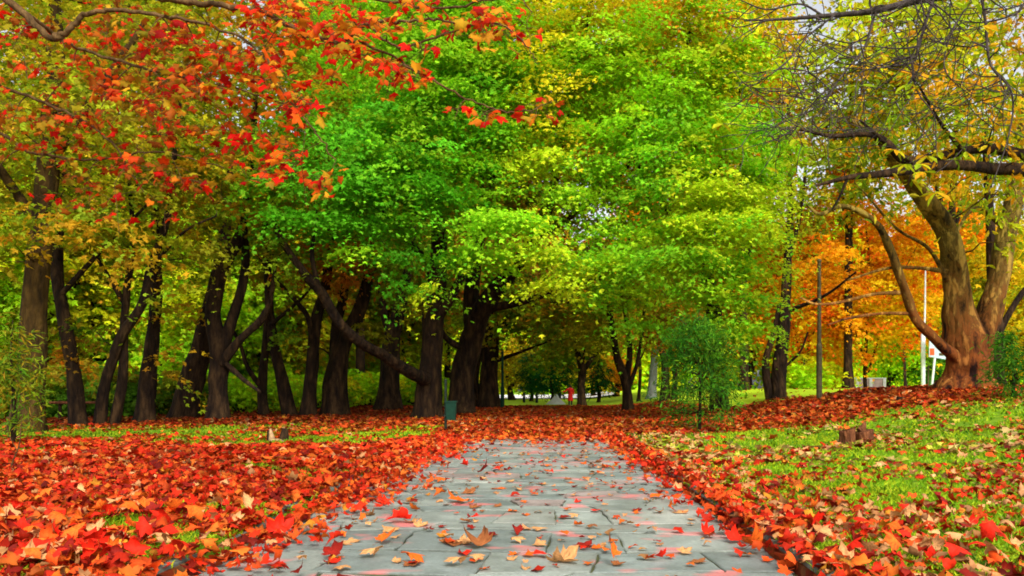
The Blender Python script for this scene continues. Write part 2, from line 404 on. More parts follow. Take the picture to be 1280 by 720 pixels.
def spray_leaves(C, O, K, rng, per=40, rad=.55, leaf=.13, tmpl=T_LOBED, flat=.5, droop=.35, upbias=1.0):
    n = len(C)
    up = np.array([0, 0, 1.])
    SN = up * upbias + O * .45 + rng.normal(size=(n, 3)) * .28
    X, Y, Zv = rot_frames(SN, O + rng.normal(size=(n, 3)) * .4 + np.array([0, 0, -.15]))
    idx = np.repeat(np.arange(n), per)
    m = len(idx)
    u = rng.normal(size=m) * .42; v = rng.normal(size=m) * .6; w = rng.normal(size=m) * .07
    sr = rad * (.65 + .7 * rng.random(n))[idx]
    Pp = C[idx] + sr[:, None] * (u[:, None] * X[idx] + v[:, None] * Y[idx] + w[:, None] * Zv[idx])
    Pp[:, 2] -= droop * sr * (u * u + v * v)
    N = Zv[idx] + rng.normal(size=(m, 3)) * flat
    A = Y[idx] * .6 + u[:, None] * X[idx] * 1.2 + rng.normal(size=(m, 3)) * .6 + np.array([0, 0, -.35])
    S = leaf * (.5 + 1.0 * rng.random(m))
    col_ = K[idx] * (.8 + .4 * rng.random(m))[:, None] * (1 + rng.normal(size=(m, 3)) * .08)
    return leaf_mesh(tmpl, Pp, N, A, S, np.clip(col_, .002, 1))

def limb_pts(spec, n=None):
    """spec: list of (px, py, Z, width_px) -> points, radii"""
    p = np.array([P(a, b, z) for a, b, z, w in spec]); r = np.array([w / 2 * .74 * z / F for a, b, z, w in spec])
    n = n or max(6, len(spec) * 5)
    q = catmull(p, n)
    u = np.linspace(0, len(spec) - 1, n)
    rr = np.interp(u, np.arange(len(spec)), r)
    return q, rr

def add_branches(acc, limbs, targets, rng, rmax=.07, tip=.006, sides=5, sub=True):
    Pn = np.concatenate([l[0][max(1, len(l[0]) // 4):] for l in limbs]); Rn = np.concatenate([l[1][max(1, len(l[0]) // 4):] for l in limbs])
    order = np.argsort([np.min(np.linalg.norm(Pn - t, axis=1)) for t in targets])
    for ti in order:
        t = targets[ti]
        d = t - Pn; dist = np.linalg.norm(d, axis=1)
        cost = dist + np.maximum(0, Pn[:, 2] - t[2]) * .8 - Rn * 2
        i = int(np.argmin(cost)); p0 = Pn[i]; L = dist[i]
        if L < .25: continue
        r0 = min(Rn[i] * .6, rmax, .012 * L + .010)
        mid = (p0 + t) / 2 + rng.normal(size=3) * L * .09 + np.array([0, 0, .10 * L])
        q1 = p0 * .7 + t * .3 + rng.normal(size=3) * L * .06 + np.array([0, 0, .06 * L])
        pts = catmull([p0, q1, mid, t], max(5, min(10, int(L * 3))))
        pts[1:-1] += rng.normal(size=(len(pts) - 2, 3)) * .02 * min(L, 2)
        rr = np.linspace(r0, tip, len(pts))
        tube(acc, pts, rr, sides)
        if sub:
            Pn = np.vstack([Pn, pts[1:]]); Rn = np.concatenate([Rn, rr[1:]])

def blob_px(px, py, Z, rx, rz, ry, w, pal):
    c = P(px, py, Z); return (*c, rx * Z / F, ry, rz * Z / F, w, pal)

def tree(name, label, cat, limbs, blobs, seed, dens=26, per=40, rad=.55, leaf=.13, tmpl=T_LOBED, bark=None, group=None,
         nbranch=60, tier=0, sides=12, flare=.34, base=None, droop=.35, flat=.5, upbias=1.0, rmax=.07, tip=.006, lump=.12):
    """limbs in picture columns/rows at a depth; the first point of the first limb is the foot"""
    rng = np.random.default_rng(seed)
    L = [limb_pts(l) if not isinstance(l, tuple) else l for l in limbs]
    foot = L[0][0][0].copy() if base is None else np.array(base, float)
    root = thing(name, label, cat, foot, group)
    acc = Acc()
    for i, (q, r) in enumerate(L):
        tube(acc, q, r, sides if i == 0 else max(6, sides - 3), lump, flare if (i == 0) else 0, seed=seed + i)
    C, O, K = crown_sprays(blobs, rng, dens)
    if tier:
        lay = np.round((C[:, 2] + .5 * fbm(C[:, 0] * .5, C[:, 1] * .5 + 9)) / tier) * tier
        C[:, 2] += (lay - C[:, 2]) * .7
    if nbranch:
        sel = rng.choice(len(C), min(nbranch, len(C)), replace=False)
        add_branches(acc, L, C[sel], rng, rmax, tip)
    acc.build('trunk', bark or M_BARK, root, foot, colors=False)
    V, Fc, Cc = spray_leaves(C, O, K, rng, per, rad, leaf, tmpl, flat, droop, upbias)
    obj_np('crown', V, Fc, M_LEAF, Cc, root, foot, smooth=False)
    return root

def copy_tree(o, loc, rz, s, label, group=None, sz=None):
    r = o.copy(); col.objects.link(r); r.location = [float(v) for v in loc]; r.rotation_euler = (0, 0, rz); r.scale = (s, s, sz or s)
    r['label'] = label
    if group: r['group'] = group
    for ch in o.children:
        c = ch.copy(); col.objects.link(c); c.parent = r
    return r

# ------------------------------------------------------------------ ground, path, road
def build_ground():
    xs = np.unique(np.concatenate([-np.geomspace(12, 160, 40), np.arange(-12, 14.01, .25), np.geomspace(14, 160, 40), [PL - .001, PL + .001, PR - .001, PR + .001]]))
    ys = np.unique(np.concatenate([[-60, -30, -15, -8, -4], np.arange(0, 24, .25), np.arange(24, 50, .6), np.geomspace(50, 400, 40)]))
    X, Y = np.meshgrid(xs, ys)
    Z = ground_z(X, Y)
    V = np.stack([X, Y, Z], -1).reshape(-1, 3)
    nx, ny = len(xs), len(ys)
    i = np.arange(ny - 1)[:, None] * nx + np.arange(nx - 1)[None]
    Fq = np.stack([i, i + 1, i + nx + 1, i + nx], -1).reshape(-1, 4)
    cov = leaf_cov(X, Y).ravel()
    bright = (sstep(26, 30, Y) * sstep(4, 7, X) + sstep(43, 47, Y) * sstep(-8, -3, X)).ravel()
    bright = np.clip(bright, 0, 1)
    o = obj_np('ground', V, [Fq], M_GROUND, np.stack([cov, bright, 0 * cov], -1))
    tag(o, kind='structure')

def build_path():
    rng = np.random.default_rng(5)
    acc = Acc(); ngons = []
    V = []; C = []; nv = 0; faces = {3: [], 4: []}
    y = -8.0; rows = [y]
    while y < PEND:
        y += rng.choice([rng.uniform(.20, .32), rng.uniform(.34, .58)]); rows.append(y)
    def rowline(k, x): return rows[k] + .30 * (vnoise(x * 1.1 + k * 7.3, k * 3.1) - .5)
    for k in range(len(rows) - 1):
        xs = [PL + rng.uniform(-.05, .08)]
        while xs[-1] < PR - .45: xs.append(xs[-1] + rng.uniform(.4, 1.0))
        xs[-1] = PR + rng.uniform(-.06, .04)
        skew = dict((x, rng.uniform(-.14, .14)) for x in xs[1:-1])
        for a, b in zip(xs[:-1], xs[1:]):
            sk0, sk1 = rng.uniform(-.09, .09, 2) if True else (0, 0)
            quads = [[(a, 0), (b, 0), (b, 1), (a, 1)]]
            if b - a > .7 and rng.random() < .3:
                t0, t1 = rng.uniform(.3, .7, 2); m0 = a + (b - a) * t0; m1 = a + (b - a) * t1
                quads = [[(a, 0), (m0, 0), (m1, 1), (a, 1)], [(m0, 0), (b, 0), (b, 1), (m1, 1)]]
            for q in quads:
                pts = np.array([(x + skew.get(x, 0) * (t - .5), rowline(k + t, x)) for x, t in q])
                # wobbly outline
                out = []
                for i in range(4):
                    p, p2 = pts[i], pts[(i + 1) % 4]
                    for s in np.linspace(0, 1, 6)[:-1]:
                        out.append(p * (1 - s) + p2 * s)
                out = np.array(out)
                ctr = out.mean(0)
                gap = rng.uniform(.002, .007)
                d = ctr - out; out = out + d / np.linalg.norm(d, axis=1)[:, None] * gap * 1.3 + rng.normal(size=out.shape) * .006
                z0 = rng.uniform(-.006, .006); tilt = rng.normal(size=2) * .006
                zz = z0 + (out - ctr) @ tilt
                n = len(out)
                inn = ctr + (out - ctr) * (1 - .012 / np.maximum(np.linalg.norm(out - ctr, axis=1), .1))[:, None]
                ring0 = np.column_stack([out, zz - .05]); ring1 = np.column_stack([out, zz - .006]); ring2 = np.column_stack([inn, zz])
                top = np.vstack([ring0, ring1, ring2, [[ctr[0], ctr[1], z0]]])
                j = np.arange(n); j2 = (j + 1) % n
                base = rng.choice(4, p=[.45, .3, .17, .08])
                c = [(.26, .29, .255), (.21, .245, .225), (.31, .325, .28), (.34, .27, .245)][base]
                c = np.array(c) * rng.uniform(.80, 1.1)
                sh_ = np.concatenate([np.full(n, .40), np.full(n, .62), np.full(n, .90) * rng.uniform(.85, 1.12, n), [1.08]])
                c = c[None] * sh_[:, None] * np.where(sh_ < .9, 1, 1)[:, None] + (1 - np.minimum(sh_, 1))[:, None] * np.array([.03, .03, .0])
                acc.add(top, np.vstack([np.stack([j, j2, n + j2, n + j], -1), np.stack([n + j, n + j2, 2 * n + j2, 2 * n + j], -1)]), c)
                acc.F[3].append(np.stack([2 * n + j, 2 * n + j2, np.full(n, 3 * n)], -1) + acc.n - len(top))
    o = acc.build('path', M_SLAB, smooth=False); tag(o, kind='structure')
    a2 = Acc()
    xs = np.linspace(PL, PR, 8); ys = np.linspace(-8.5, PEND + .1, 40)
    X, Y = np.meshgrid(xs, ys); Z = np.full_like(X, -.016)
    i = np.arange(39)[:, None] * 8 + np.arange(7)[None]
    a2.add(np.stack([X, Y, Z], -1).reshape(-1, 3), np.stack([i, i + 1, i + 9, i + 8], -1).reshape(-1, 4))
    tag(a2.build('path_bed', M_MORTAR, colors=False), kind='structure')

def build_kerb(x, seed):
    rng = np.random.default_rng(seed); acc = Acc(); y = -8.
    while y < PEND - .4:
        L = rng.uniform(.55, .95); dx = rng.normal() * .012; dz = rng.uniform(-.02, .02); yaw = rng.normal() * .012
        w = .055
        top = .075 + dz
        nseg = 5
        ysx = np.linspace(y + .012, y + L - .012, nseg)
        prof = [(-w, -.12), (-w, top - .015), (-w + .015, top), (w - .015, top), (w, top - .015), (w, -.12)]
        V = []
        for yy in ysx:
            for px_, pz in prof:
                V.append((x + dx + px_ + yaw * (yy - y) + rng.normal() * .004, yy, pz + (rng.normal() * .005 if pz > 0 else 0)))
        V = np.array(V); n = 6
        i = np.arange(nseg - 1)[:, None] * n + np.arange(n - 1)[None]
        Fq = np.stack([i, i + n, i + n + 1, i + 1], -1).reshape(-1, 4)
        Fq = np.vstack([Fq, [(0, 1, 4, 5), (1, 2, 3, 4)], np.array([(5, 4, 1, 0), (4, 3, 2, 1)]) + (nseg - 1) * n])
        acc.add(V, Fq, np.array((1, 1, 1)) * rng.uniform(.7, 1.2))
        y += L
    o = acc.build('path_kerb', M_KERB, smooth=False); tag(o, kind='structure')

build_ground(); build_path(); build_kerb(PL - .07, 21); build_kerb(PR + .07, 22)

def build_road():
    a = Acc()
    xs = np.linspace(-70, 7.2, 30); y0, y1 = 74, 92
    V = []
    for x in xs: V += [(x, y0, float(ground_z(x, y0)) * 1 + .14), (x, y1, float(ground_z(x, y1)) + .3)]
    i = np.arange(29) * 2
    a.add(V, np.stack([i, i + 2, i + 3, i + 1], -1))
    tag(a.build('road', M_ROAD, colors=False), kind='structure')
build_road()

# ------------------------------------------------------------------ fallen leaves
def leaf_template(seed, curl=1.6):
    rng = np.random.default_rng(seed)
    lobes = [(90, 1.0), (38, .88), (142, .86), (-18, .60), (198, .60)]
    order = [(-18, .60), (38, .88), (90, 1.0), (142, .86), (198, .60)]
    pts = [(-88, .10)]
    for k, (a, R) in enumerate(order):
        R = R * rng.uniform(.9, 1.08); a = a + rng.uniform(-4, 4)
        pts += [(a - 17, R * .72), (a - 6, R * .82), (a, R * .97), (a + 7, R * .80), (a + 17, R * .70)]
        if k < 4:
            a2 = (a + order[k + 1][0]) / 2; pts.append((a2, rng.uniform(.46, .58)))
    ang = np.radians([p[0] for p in pts]); r = np.array([p[1] for p in pts])
    outer = np.stack([np.cos(ang) * r, np.sin(ang) * r], -1)
    n = len(outer)
    rings = [outer * .5, outer * .8, outer]
    XY = np.vstack([[(0, 0)]] + rings)
    # stalk
    st = np.array([(-.012, -.08), (.012, -.08), (.02, -.62), (-.008, -.62)])
    c1, c2, c3 = rng.normal(size=3); ph = rng.uniform(0, 2 * PI)
    def zf(q):
        x, y = q[:, 0], q[:, 1]; rr = np.hypot(x, y); th = np.arctan2(y, x)
        return curl * (.20 * (abs(c1) * .6 + .4) * x * x + .14 * c2 * y * np.abs(y) + .10 * rr * rr * np.sin(3 * th + ph) + .08 * c3 * rr * rr + .05 * np.sin(5 * x + ph) * rr)
    Z = zf(XY)
    # roll: bend around an axis so that some leaves are cupped
    roll = curl * rng.choice([.4, .8, 1.2, 1.6])
    axis = rng.uniform(0, PI)
    ax = np.array([np.cos(axis), np.sin(axis)]); u = XY @ ax; w = XY @ np.array([-ax[1], ax[0]])
    if roll > .05:
        u2 = np.sin(u * roll) / roll; z2 = (1 - np.cos(u * roll)) / roll
        XY2 = u2[:, None] * ax + w[:, None] * np.array([-ax[1], ax[0]]); Zr = Z + z2
    else: XY2, Zr = XY, Z
    V = np.column_stack([XY2, Zr])
    F3 = []; F4 = []
    for j in range(n):
        j2 = (j + 1) % n
        F3.append((0, 1 + j, 1 + j2))
        for k in range(2): F4.append((1 + k * n + j, 1 + (k + 1) * n + j, 1 + (k + 1) * n + j2, 1 + k * n + j2))
    b = len(V)
    V = np.vstack([V, np.column_stack([st, np.array([0, 0, .05, .05]) + V[0, 2]])]); F4.append((b, b + 1, b + 2, b + 3))
    shade = np.concatenate([[1.18], np.full(n, 1.05), np.full(n, 1.0), np.where(r > .7, .72, .95), [.6] * 4])
    V[:, 2] -= V[:, 2].min()
    return V * .5, [np.array(F3), np.array(F4)], shade          # about 1 wide

def leaf_template_low(seed):
    rng = np.random.default_rng(seed)
    V = [(0, -.4, 0), (.42, -.15, 0), (.3, .12, 0), (.42, .42, 0), (.1, .3, 0), (0, .55, 0), (-.1, .3, 0), (-.42, .42, 0), (-.3, .12, 0), (-.42, -.15, 0), (0, 0, 0)]
    V = np.array(V, float); c = rng.normal(size=3)
    V[:, 2] = .5 * abs(c[0]) * V[:, 0] ** 2 + .45 * c[1] * V[:, 1] ** 2 + .3 * c[2] * V[:, 0] * V[:, 1] + .06 * rng.normal(size=11)
    V[:, 2] -= V[:, 2].min()
    j = np.arange(10)
    return V, [np.stack([j, (j + 1) % 10, np.full(10, 10)], -1)], np.ones(11)

GCOL = np.array([(.68, .028, .006), (.76, .085, .010), (.78, .16, .016), (.76, .34, .13), (.24, .012, .005), (.74, .28, .02), (.52, .24, .08)])
def ground_cols(n, rng, where='left'):
    w = {'left': [.36, .32, .13, .05, .10, .02, .02], 'right': [.27, .13, .11, .22, .16, .04, .07], 'red': [.16, .38, .26, .03, .09, .05, .03], 'path': [.18, .14, .18, .25, .07, .08, .10]}[where]
    return GCOL[rng.choice(7, n, p=np.array(w) / sum(w))] * rng.uniform(.7, 1.15, (n, 1))

def euler_frames(n, rng, tilt):
    yaw = rng.uniform(0, 2 * PI, n); t = rng.normal(size=(n, 2)) * tilt
    N = np.column_stack([t, np.ones(n)]); A = np.column_stack([np.cos(yaw), np.sin(yaw), np.zeros(n)])
    return rot_frames(N, A)

def stamp(tmpls, Pos, tilt, size, C, rng, flip=.4):
    VV, FF3, FF4, CC = [], [], [], []; off = 0
    pick = rng.integers(0, len(tmpls), len(Pos))
    for t, (TV, TF, sh) in enumerate(tmpls):
        k = np.where(pick == t)[0]
        if not len(k): continue
        X, Y, Zv = euler_frames(len(k), rng, tilt)
        sgn = np.where(rng.random(len(k)) < flip, -1., 1.)
        tz = TV[None, :, 2] * sgn[:, None]; tz = tz - tz.min(1, keepdims=True)
        V = Pos[k][:, None, :] + size[k][:, None, None] * (TV[None, :, 0, None] * X[:, None] + TV[None, :, 1, None] * Y[:, None] + tz[:, :, None] * Zv[:, None])
        o = (np.arange(len(k)) * len(TV))[:, None, None] + off
        for f in TF:
            g = (f[None] + o).reshape(-1, f.shape[1]); (FF3 if f.shape[1] == 3 else FF4).append(g)
        VV.append(V.reshape(-1, 3)); off += len(k) * len(TV)
        CC.append((C[k][:, None, :] * sh[None, :, None]).reshape(-1, 3))
    return np.concatenate(VV), [np.concatenate(x) for x in (FF3, FF4) if x], np.concatenate(CC)

T_HI = [leaf_template(100 + i) for i in range(14)]
T_LO = [leaf_template_low(200 + i) for i in range(8)]

def scatter(n, x0, x1, y0, y1, rng, dens, persp=True):
    """points in the wedge the view can show, thinned by dens(x, y)"""
    if persp: y = 1 / rng.uniform(1 / y1, 1 / y0, n)
    else: y = np.sqrt(rng.uniform(y0 * y0, y1 * y1, n))
    x = rng.uniform(x0, x1, n)
    k = rng.random(n) < dens(x, y)
    return x[k], y[k]

def off_path(x, y): return (x < PL - .02) | (x > PR + .02) | (y > PEND - .1)

def build_fallen():
    rng = np.random.default_rng(77)
    parts = []
    # near litter, full leaves
    def area_pts(n, y0, y1, tight=1.0):
        y = np.sqrt(rng.uniform(y0 * y0, y1 * y1, n)); x = rng.uniform(-.92, .98, n) * y + np.where(y < 10, .5, 0)
        return x, y
    for (n, y0, y1, T, s) in ((37000, 3.2, 9.5, T_HI, .15), (85000, 9.5, 20, T_LO, .135), (125000, 20, 46, T_LO, .15)):
        x, y = area_pts(n, y0, y1)
        c = leaf_cov(x, y)
        near_edge = np.exp(-np.maximum(np.maximum(PL - x, x - PR), 0) / .3)
        k = (rng.random(len(x)) < np.where(x < 0, c ** 1.9, c ** 1.4) * .98) & off_path(x, y)
        x, y = x[k], y[k]
        lift = rng.random(len(x)) ** 2 * .07 * leaf_cov(x, y)
        pos = np.column_stack([x, y, ground_z(x, y) + .012 + lift])
        C = np.where((x < 0)[:, None], ground_cols(len(x), rng, 'left'), ground_cols(len(x), rng, 'right'))
        pale = (x > 0) & (y > 10) & (rng.random(len(x)) < .45)
        C[pale] = np.array([(.62, .42, .14), (.55, .48, .05), (.66, .30, .10)])[rng.integers(0, 3, int(pale.sum()))]
        red = (y > 16.2)
        C[red] = ground_cols(int(red.sum()), rng, 'red') * np.array([.72, .80, .8])
        # the wood floor on the left is darker
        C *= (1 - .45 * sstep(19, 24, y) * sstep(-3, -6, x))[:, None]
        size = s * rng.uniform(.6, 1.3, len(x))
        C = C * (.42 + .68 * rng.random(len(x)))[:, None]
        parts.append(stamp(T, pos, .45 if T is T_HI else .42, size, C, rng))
    # crumbs and small torn leaves on the paving
    n = 1300
    y = np.sqrt(rng.uniform(3.6 ** 2, 16 ** 2, n)); x = rng.uniform(PL + .05, PR - .05, n)
    k = rng.random(n) < .25 + .75 * sstep(.45, .65, fbm(x * 1.3 + 3, y * .8 + 8))
    x, y = x[k], y[k]
    parts.append(stamp(T_LO, np.column_stack([x, y, np.full(len(x), .008)]), .15, rng.uniform(.025, .10, len(x)), ground_cols(len(x), rng, 'path') * .7, rng))
    # spill over the kerb onto the paving edges
    n = 4200
    y = np.sqrt(rng.uniform(3.4 ** 2, 16.2 ** 2, n)); side = rng.random(n) < .68
    d = np.where(side, np.abs(rng.normal(size=n)) * (.17 + .16 * fbm(y * .8 + 3, y * 0 + 5)) * 1.3 - .10, rng.exponential(.15, n) - .14)
    x = np.where(side, PL + d, PR - d * .75)
    kerb = (x < PL) | (x > PR)
    pos = np.column_stack([x, y, np.where(kerb, .08, .008) + rng.random(n) ** 2 * .05])
    parts.append(stamp(T_HI, pos, .38, .16 * rng.uniform(.55, 1.2, n), ground_cols(n, rng, 'left') * rng.uniform(.6, 1.1, (n, 1)), rng))
    # the far end of the paving vanishes under leaves
    n = 900
    y = PEND + .3 - rng.exponential(.7, n); x = rng.uniform(PL, PR, n)
    parts.append(stamp(T_LO, np.column_stack([x, y, .01 + rng.random(n) * .02]), .3, rng.uniform(.06, .15, n), ground_cols(n, rng, 'red') * .75, rng))
    V = []; F3 = []; F4 = []; C = []; off = 0
    for v, fs, c in parts:
        V.append(v); C.append(c)
        for f in fs: (F3 if f.shape[1] == 3 else F4).append(f + off)
        off += len(v)
    o = obj_np('fallen_leaves', np.concatenate(V), [np.concatenate(F3), np.concatenate(F4)], M_FALL, np.concatenate(C))
    tag(o, 'carpet of red and orange fallen leaves over the lawns and under the trees', 'leaves', kind='stuff')
build_fallen()

# individual leaves: the ones on the paving and the largest in front
LEAF_COL = {'red': (.70, .02, .006), 'orange': (.74, .13, .012), 'tan': (.62, .30, .11), 'brown': (.30, .10, .03), 'maroon': (.24, .012, .006)}
_lm = {}
def leaf_me(shape, cname):
    key = (shape, cname)
    if key not in _lm:
        TV, TF, sh = T_HI[shape]
        rng = np.random.default_rng(shape * 31 + len(cname))
        c = np.array(LEAF_COL[cname])[None] * sh[:, None] * (.85 + .3 * rng.random((len(TV), 1)))
        if cname in ('tan', 'orange', 'brown'):
            c = c * (1 - .45 * (rng.random((len(TV), 1)) < .18))
        _lm[key] = mesh_np('fallen_leaf', TV - [0, 0, 0], TF, M_FALL, np.clip(c, 0, 1))
    return _lm[key]

def put_leaf(x, y, z, cname, shape, s, yaw, label, group=None, tx=0, ty=0, flip=False, zs=1.0):
    o = bpy.data.objects.new('fallen_leaf', leaf_me(shape, cname)); link(o)
    h = T_HI[shape][0][:, 2].max() * s
    R = Matrix.Rotation(yaw, 4, 'Z') @ Matrix.Rotation(tx, 4, 'X') @ Matrix.Rotation(ty + (PI if flip else 0), 4, 'Y')
    mn = min((R.to_3x3() @ Vector((v[0], v[1], v[2] * zs)))[2] for v in T_HI[shape][0]) * s
    o.rotation_euler = R.to_euler(); o.scale = (s, s, s * zs); o.location = (x, y, z - mn)
    return tag(o, label, 'leaf', group)

def path_xy(px, py):
    Z = F * EYE / (py - HY); return (px - VX) / F * Z, Z

ON_PATH = [  # px, py, colour, width px, label, tilt
    (603, 596, 'maroon', 30, 'dark red leaf standing curled up on the middle of the far paving', .7),
    (690, 595, 'red', 15, 'small red leaf standing on its edge in the middle of the far paving', .9),
    (580, 583, 'red', 18, 'small red leaf pair member lying left of the far path centre', .3),
    (886, 668, 'red', 32, 'bright scarlet leaf lying flat near the right edge of the paving', .05),
    (922, 678, 'red', 40, 'long scarlet leaf pointing at the right kerb on the paving', .15),
    (765, 706, 'orange', 42, 'orange leaf standing upright at the bottom of the paving', .95),
    (838, 638, 'orange', 16, 'small orange leaf standing upright at the right side of the paving', .9),
    (600, 686, 'brown', 62, 'wide brown curled leaf lying low in the middle of the near paving', .2),
    (700, 703, 'tan', 60, 'flat tan oak-like leaf just left of the upright orange leaf', .05),
    (822, 700, 'red', 34, 'glossy red leaf beside a moss joint at the lower right paving', .35),
    (415, 700, 'maroon', 44, 'crumpled maroon leaf at the lower left of the paving', .5),
    (478, 681, 'orange', 42, 'folded orange leaf resting on a pink patched slab', .4),
    (648, 669, 'maroon', 34, 'dark red leaf on top of the tan leaf in the path centre', .3),
    (500, 655, 'red', 46, 'ragged red leaf on the left third of the paving', .35),
    (575, 629, 'orange', 40, 'orange leaf lying across a joint left of the path centre', .2),
    (604, 714, 'orange', 24, 'little orange leaf at the bottom edge left of centre', .2),
    (940, 690, 'orange', 52, 'large orange leaf leaning on the right kerb', .5),
    (350, 672, 'red', 50, 'big red leaf cupped against the left kerb', .3),
    (390, 640, 'red', 36, 'red leaf propped beside the left kerb stones', .6),
]
NIND = 0
for i, (px, py, cn, wpx, lab, tilt) in enumerate(ON_PATH):
    x, y = path_xy(px, py); s = wpx * y / F * 1.15
    put_leaf(x, y, .006, cn, i % 14, s, random.uniform(0, 6.28) if tilt < .6 else PI / 2 * (1 if i % 2 else -1) + random.uniform(-.4, .4), lab, None, tilt * 1.2, random.uniform(-.2, .2)); NIND += 1

rngp = np.random.default_rng(9)
GL = {'red': ('red fallen leaf lying flat on the grey paving', 'red leaves scattered on the paving'),
      'orange': ('orange fallen leaf lying flat on the grey paving', 'orange leaves scattered on the paving'),
      'tan': ('pale tan dry leaf lying flat on the grey paving', 'tan leaves scattered on the paving'),
      'brown': ('brown withered leaf lying on the grey paving', 'brown leaves scattered on the paving'),
      'maroon': ('dark maroon leaf lying on the grey paving', 'maroon leaves scattered on the paving')}
cnt = 0
while cnt < 112:
    py = 548 + 168 * rngp.random() ** .8; x = rngp.normal() * .95 - .25
    if not PL + .08 < x < PR - .05: continue
    y = F * EYE / (py - HY)
    cn = rngp.choice(['tan', 'orange', 'red', 'brown', 'maroon'], p=[.36, .20, .10, .26, .08])
    put_leaf(x, y, .006, cn, int(rngp.integers(0, 14)), rngp.uniform(.10, .25), rngp.uniform(0, 6.28), *GL[cn], tx=rngp.normal() * .08, ty=rngp.normal() * .08, flip=rngp.random() < .4, zs=rngp.uniform(.35, .8))
    cnt += 1
GF = {('left', 'red'): 'large red leaf in the deep leaf pile on the near left lawn', ('left', 'orange'): 'large orange leaf in the deep leaf pile on the near left lawn',
      ('left', 'tan'): 'large tan dry leaf in the deep leaf pile on the near left lawn', ('left', 'maroon'): 'large maroon leaf in the deep leaf pile on the near left lawn',
      ('right', 'red'): 'large red leaf on the grass of the near right lawn', ('right', 'orange'): 'large orange leaf on the grass of the near right lawn',
      ('right', 'tan'): 'large tan curled leaf on the grass of the near right lawn', ('right', 'maroon'): 'large maroon leaf on the grass of the near right lawn'}
cnt = 0
while cnt < 140:
    side = 'left' if rngp.random() < .62 else 'right'
    y = 4.05 + 2.2 * rngp.random() ** 1.5
    x = rngp.uniform(-.68 * y, PL - .15) if side == 'left' else rngp.uniform(PR + .1, .6 * y)
    cn = str(rngp.choice(['red', 'orange', 'tan', 'maroon'], p=[.4, .3, .2, .1] if side == 'left' else [.35, .15, .38, .12]))
    z = float(ground_z(x, y)) + .05 + (.02 if side == 'left' else 0)
    put_leaf(x, y, z, cn, int(rngp.integers(0, 14)), rngp.uniform(.14, .23), rngp.uniform(0, 6.28), GF[(side, cn)], '%s leaves on the near %s lawn' % (cn, side), rngp.normal() * .45, rngp.normal() * .45, rngp.random() < .4)
    cnt += 1

# ------------------------------------------------------------------ grass
def build_grass():
    rng = np.random.default_rng(41)
    n = 430000
    y = 1 / rng.uniform(1 / 26, 1 / 3.6, n); x = rng.uniform(-.85, 1.0, n) * y + .4
    c = leaf_cov(x, y)
    g = fbm(x * 1.7 + 3, y * 1.7, 3)
    k = (rng.random(n) < np.clip(1.05 - c, .04, 1) * (.25 + 1.1 * sstep(.3, .62, g)) * np.where(x < 0, 1.1, 1)) & off_path(x, y) & (y < 23)
    x, y, g = x[k], y[k], g[k]; n = len(x)
    h = (.018 + .032 * rng.random(n)) * (1 + .04 * y); w = (.005 + .0011 * y)
    yaw = rng.uniform(0, 2 * PI, n); lean = rng.normal(size=(n, 2)) * .55
    z = ground_z(x, y) - .005
    b = np.column_stack([np.cos(yaw), np.sin(yaw), np.zeros(n)]) * w[:, None]
    p = np.column_stack([x, y, z]); tip = p + np.column_stack([lean * h[:, None], h])
    mid = p + np.column_stack([lean * h[:, None] * .35, h * .6])
    V = np.stack([p - b, p + b, mid + b * .7, mid - b * .7, tip], 1).reshape(-1, 3)
    o = np.arange(n)[:, None] * 5
    pal = np.array([(.16, .34, .008), (.26, .44, .010), (.40, .50, .012), (.09, .24, .008), (.5, .46, .03)])
    C = pal[np.clip((g * 1.4 + rng.normal(size=n) * .22) * 3.2, 0, 4).astype(int)] * rng.uniform(.7, 1.2, (n, 1))
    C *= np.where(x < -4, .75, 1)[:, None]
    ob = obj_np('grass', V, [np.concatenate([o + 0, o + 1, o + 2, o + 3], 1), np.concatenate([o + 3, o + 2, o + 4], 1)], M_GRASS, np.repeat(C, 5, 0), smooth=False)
    tag(ob, 'bright green short grass of the lawns between the fallen leaves', 'grass', kind='stuff')
build_grass()

# ------------------------------------------------------------------ the trees one can tell apart
def GZ(px, Z):   # a foot on the ground in column px at depth Z, as a picture row
    x = (px - VX) / F * Z; return HY + (EYE - float(ground_z(x, Z)) + .06) / Z * F

def foot(px, Z, w): return (px, GZ(px, Z), Z, w)

# 1 leaning tree at the far left
tree('park_tree', 'thick olive brown leaning trunk at the far left edge of the wood', 'tree',
     [[foot(34, 18.5, 46), (42, 420, 18.5, 42), (52, 300, 18.6, 38), (62, 200, 18.7, 34), (70, 60, 18.9, 26), (60, -80, 19, 16)],
      [(62, 200, 18.7, 24), (120, 120, 18.2, 16), (180, 30, 18, 9)], [(54, 290, 18.6, 18), (-20, 180, 19, 13), (-80, 80, 19, 8)]],
     [blob_px(60, 130, 18.5, 210, 130, 3.2, 1.0, 'oliveyellow'), blob_px(90, 290, 17.6, 130, 55, 1.6, .8, 'oliveyellow'), blob_px(-60, 250, 18.5, 100, 120, 2.5, .8, 'olive'), blob_px(60, -20, 19, 220, 90, 3, .8, 'oliveyellow')],
     1, bark=M_BARK_OLIVE, leaf=.12, per=36, dens=20)
# 2
tree('park_tree', 'slim dark trunk leaning left with leaves stuck to it, second from the left', 'tree',
     [[foot(100, 21, 27), (92, 460, 21, 24), (78, 385, 21, 21), (72, 330, 21.3, 18), (80, 200, 21.6, 12)], [(75, 370, 21, 10), (130, 310, 21, 7), (190, 250, 21, 4)]],
     [blob_px(80, 220, 22, 120, 110, 2.5, .8, 'olive'), blob_px(100, 60, 23, 160, 120, 3, .8, 'olive'), blob_px(88, 440, 21, 22, 30, .4, .5, 'rust')], 2, leaf=.12, dens=15, nbranch=40)
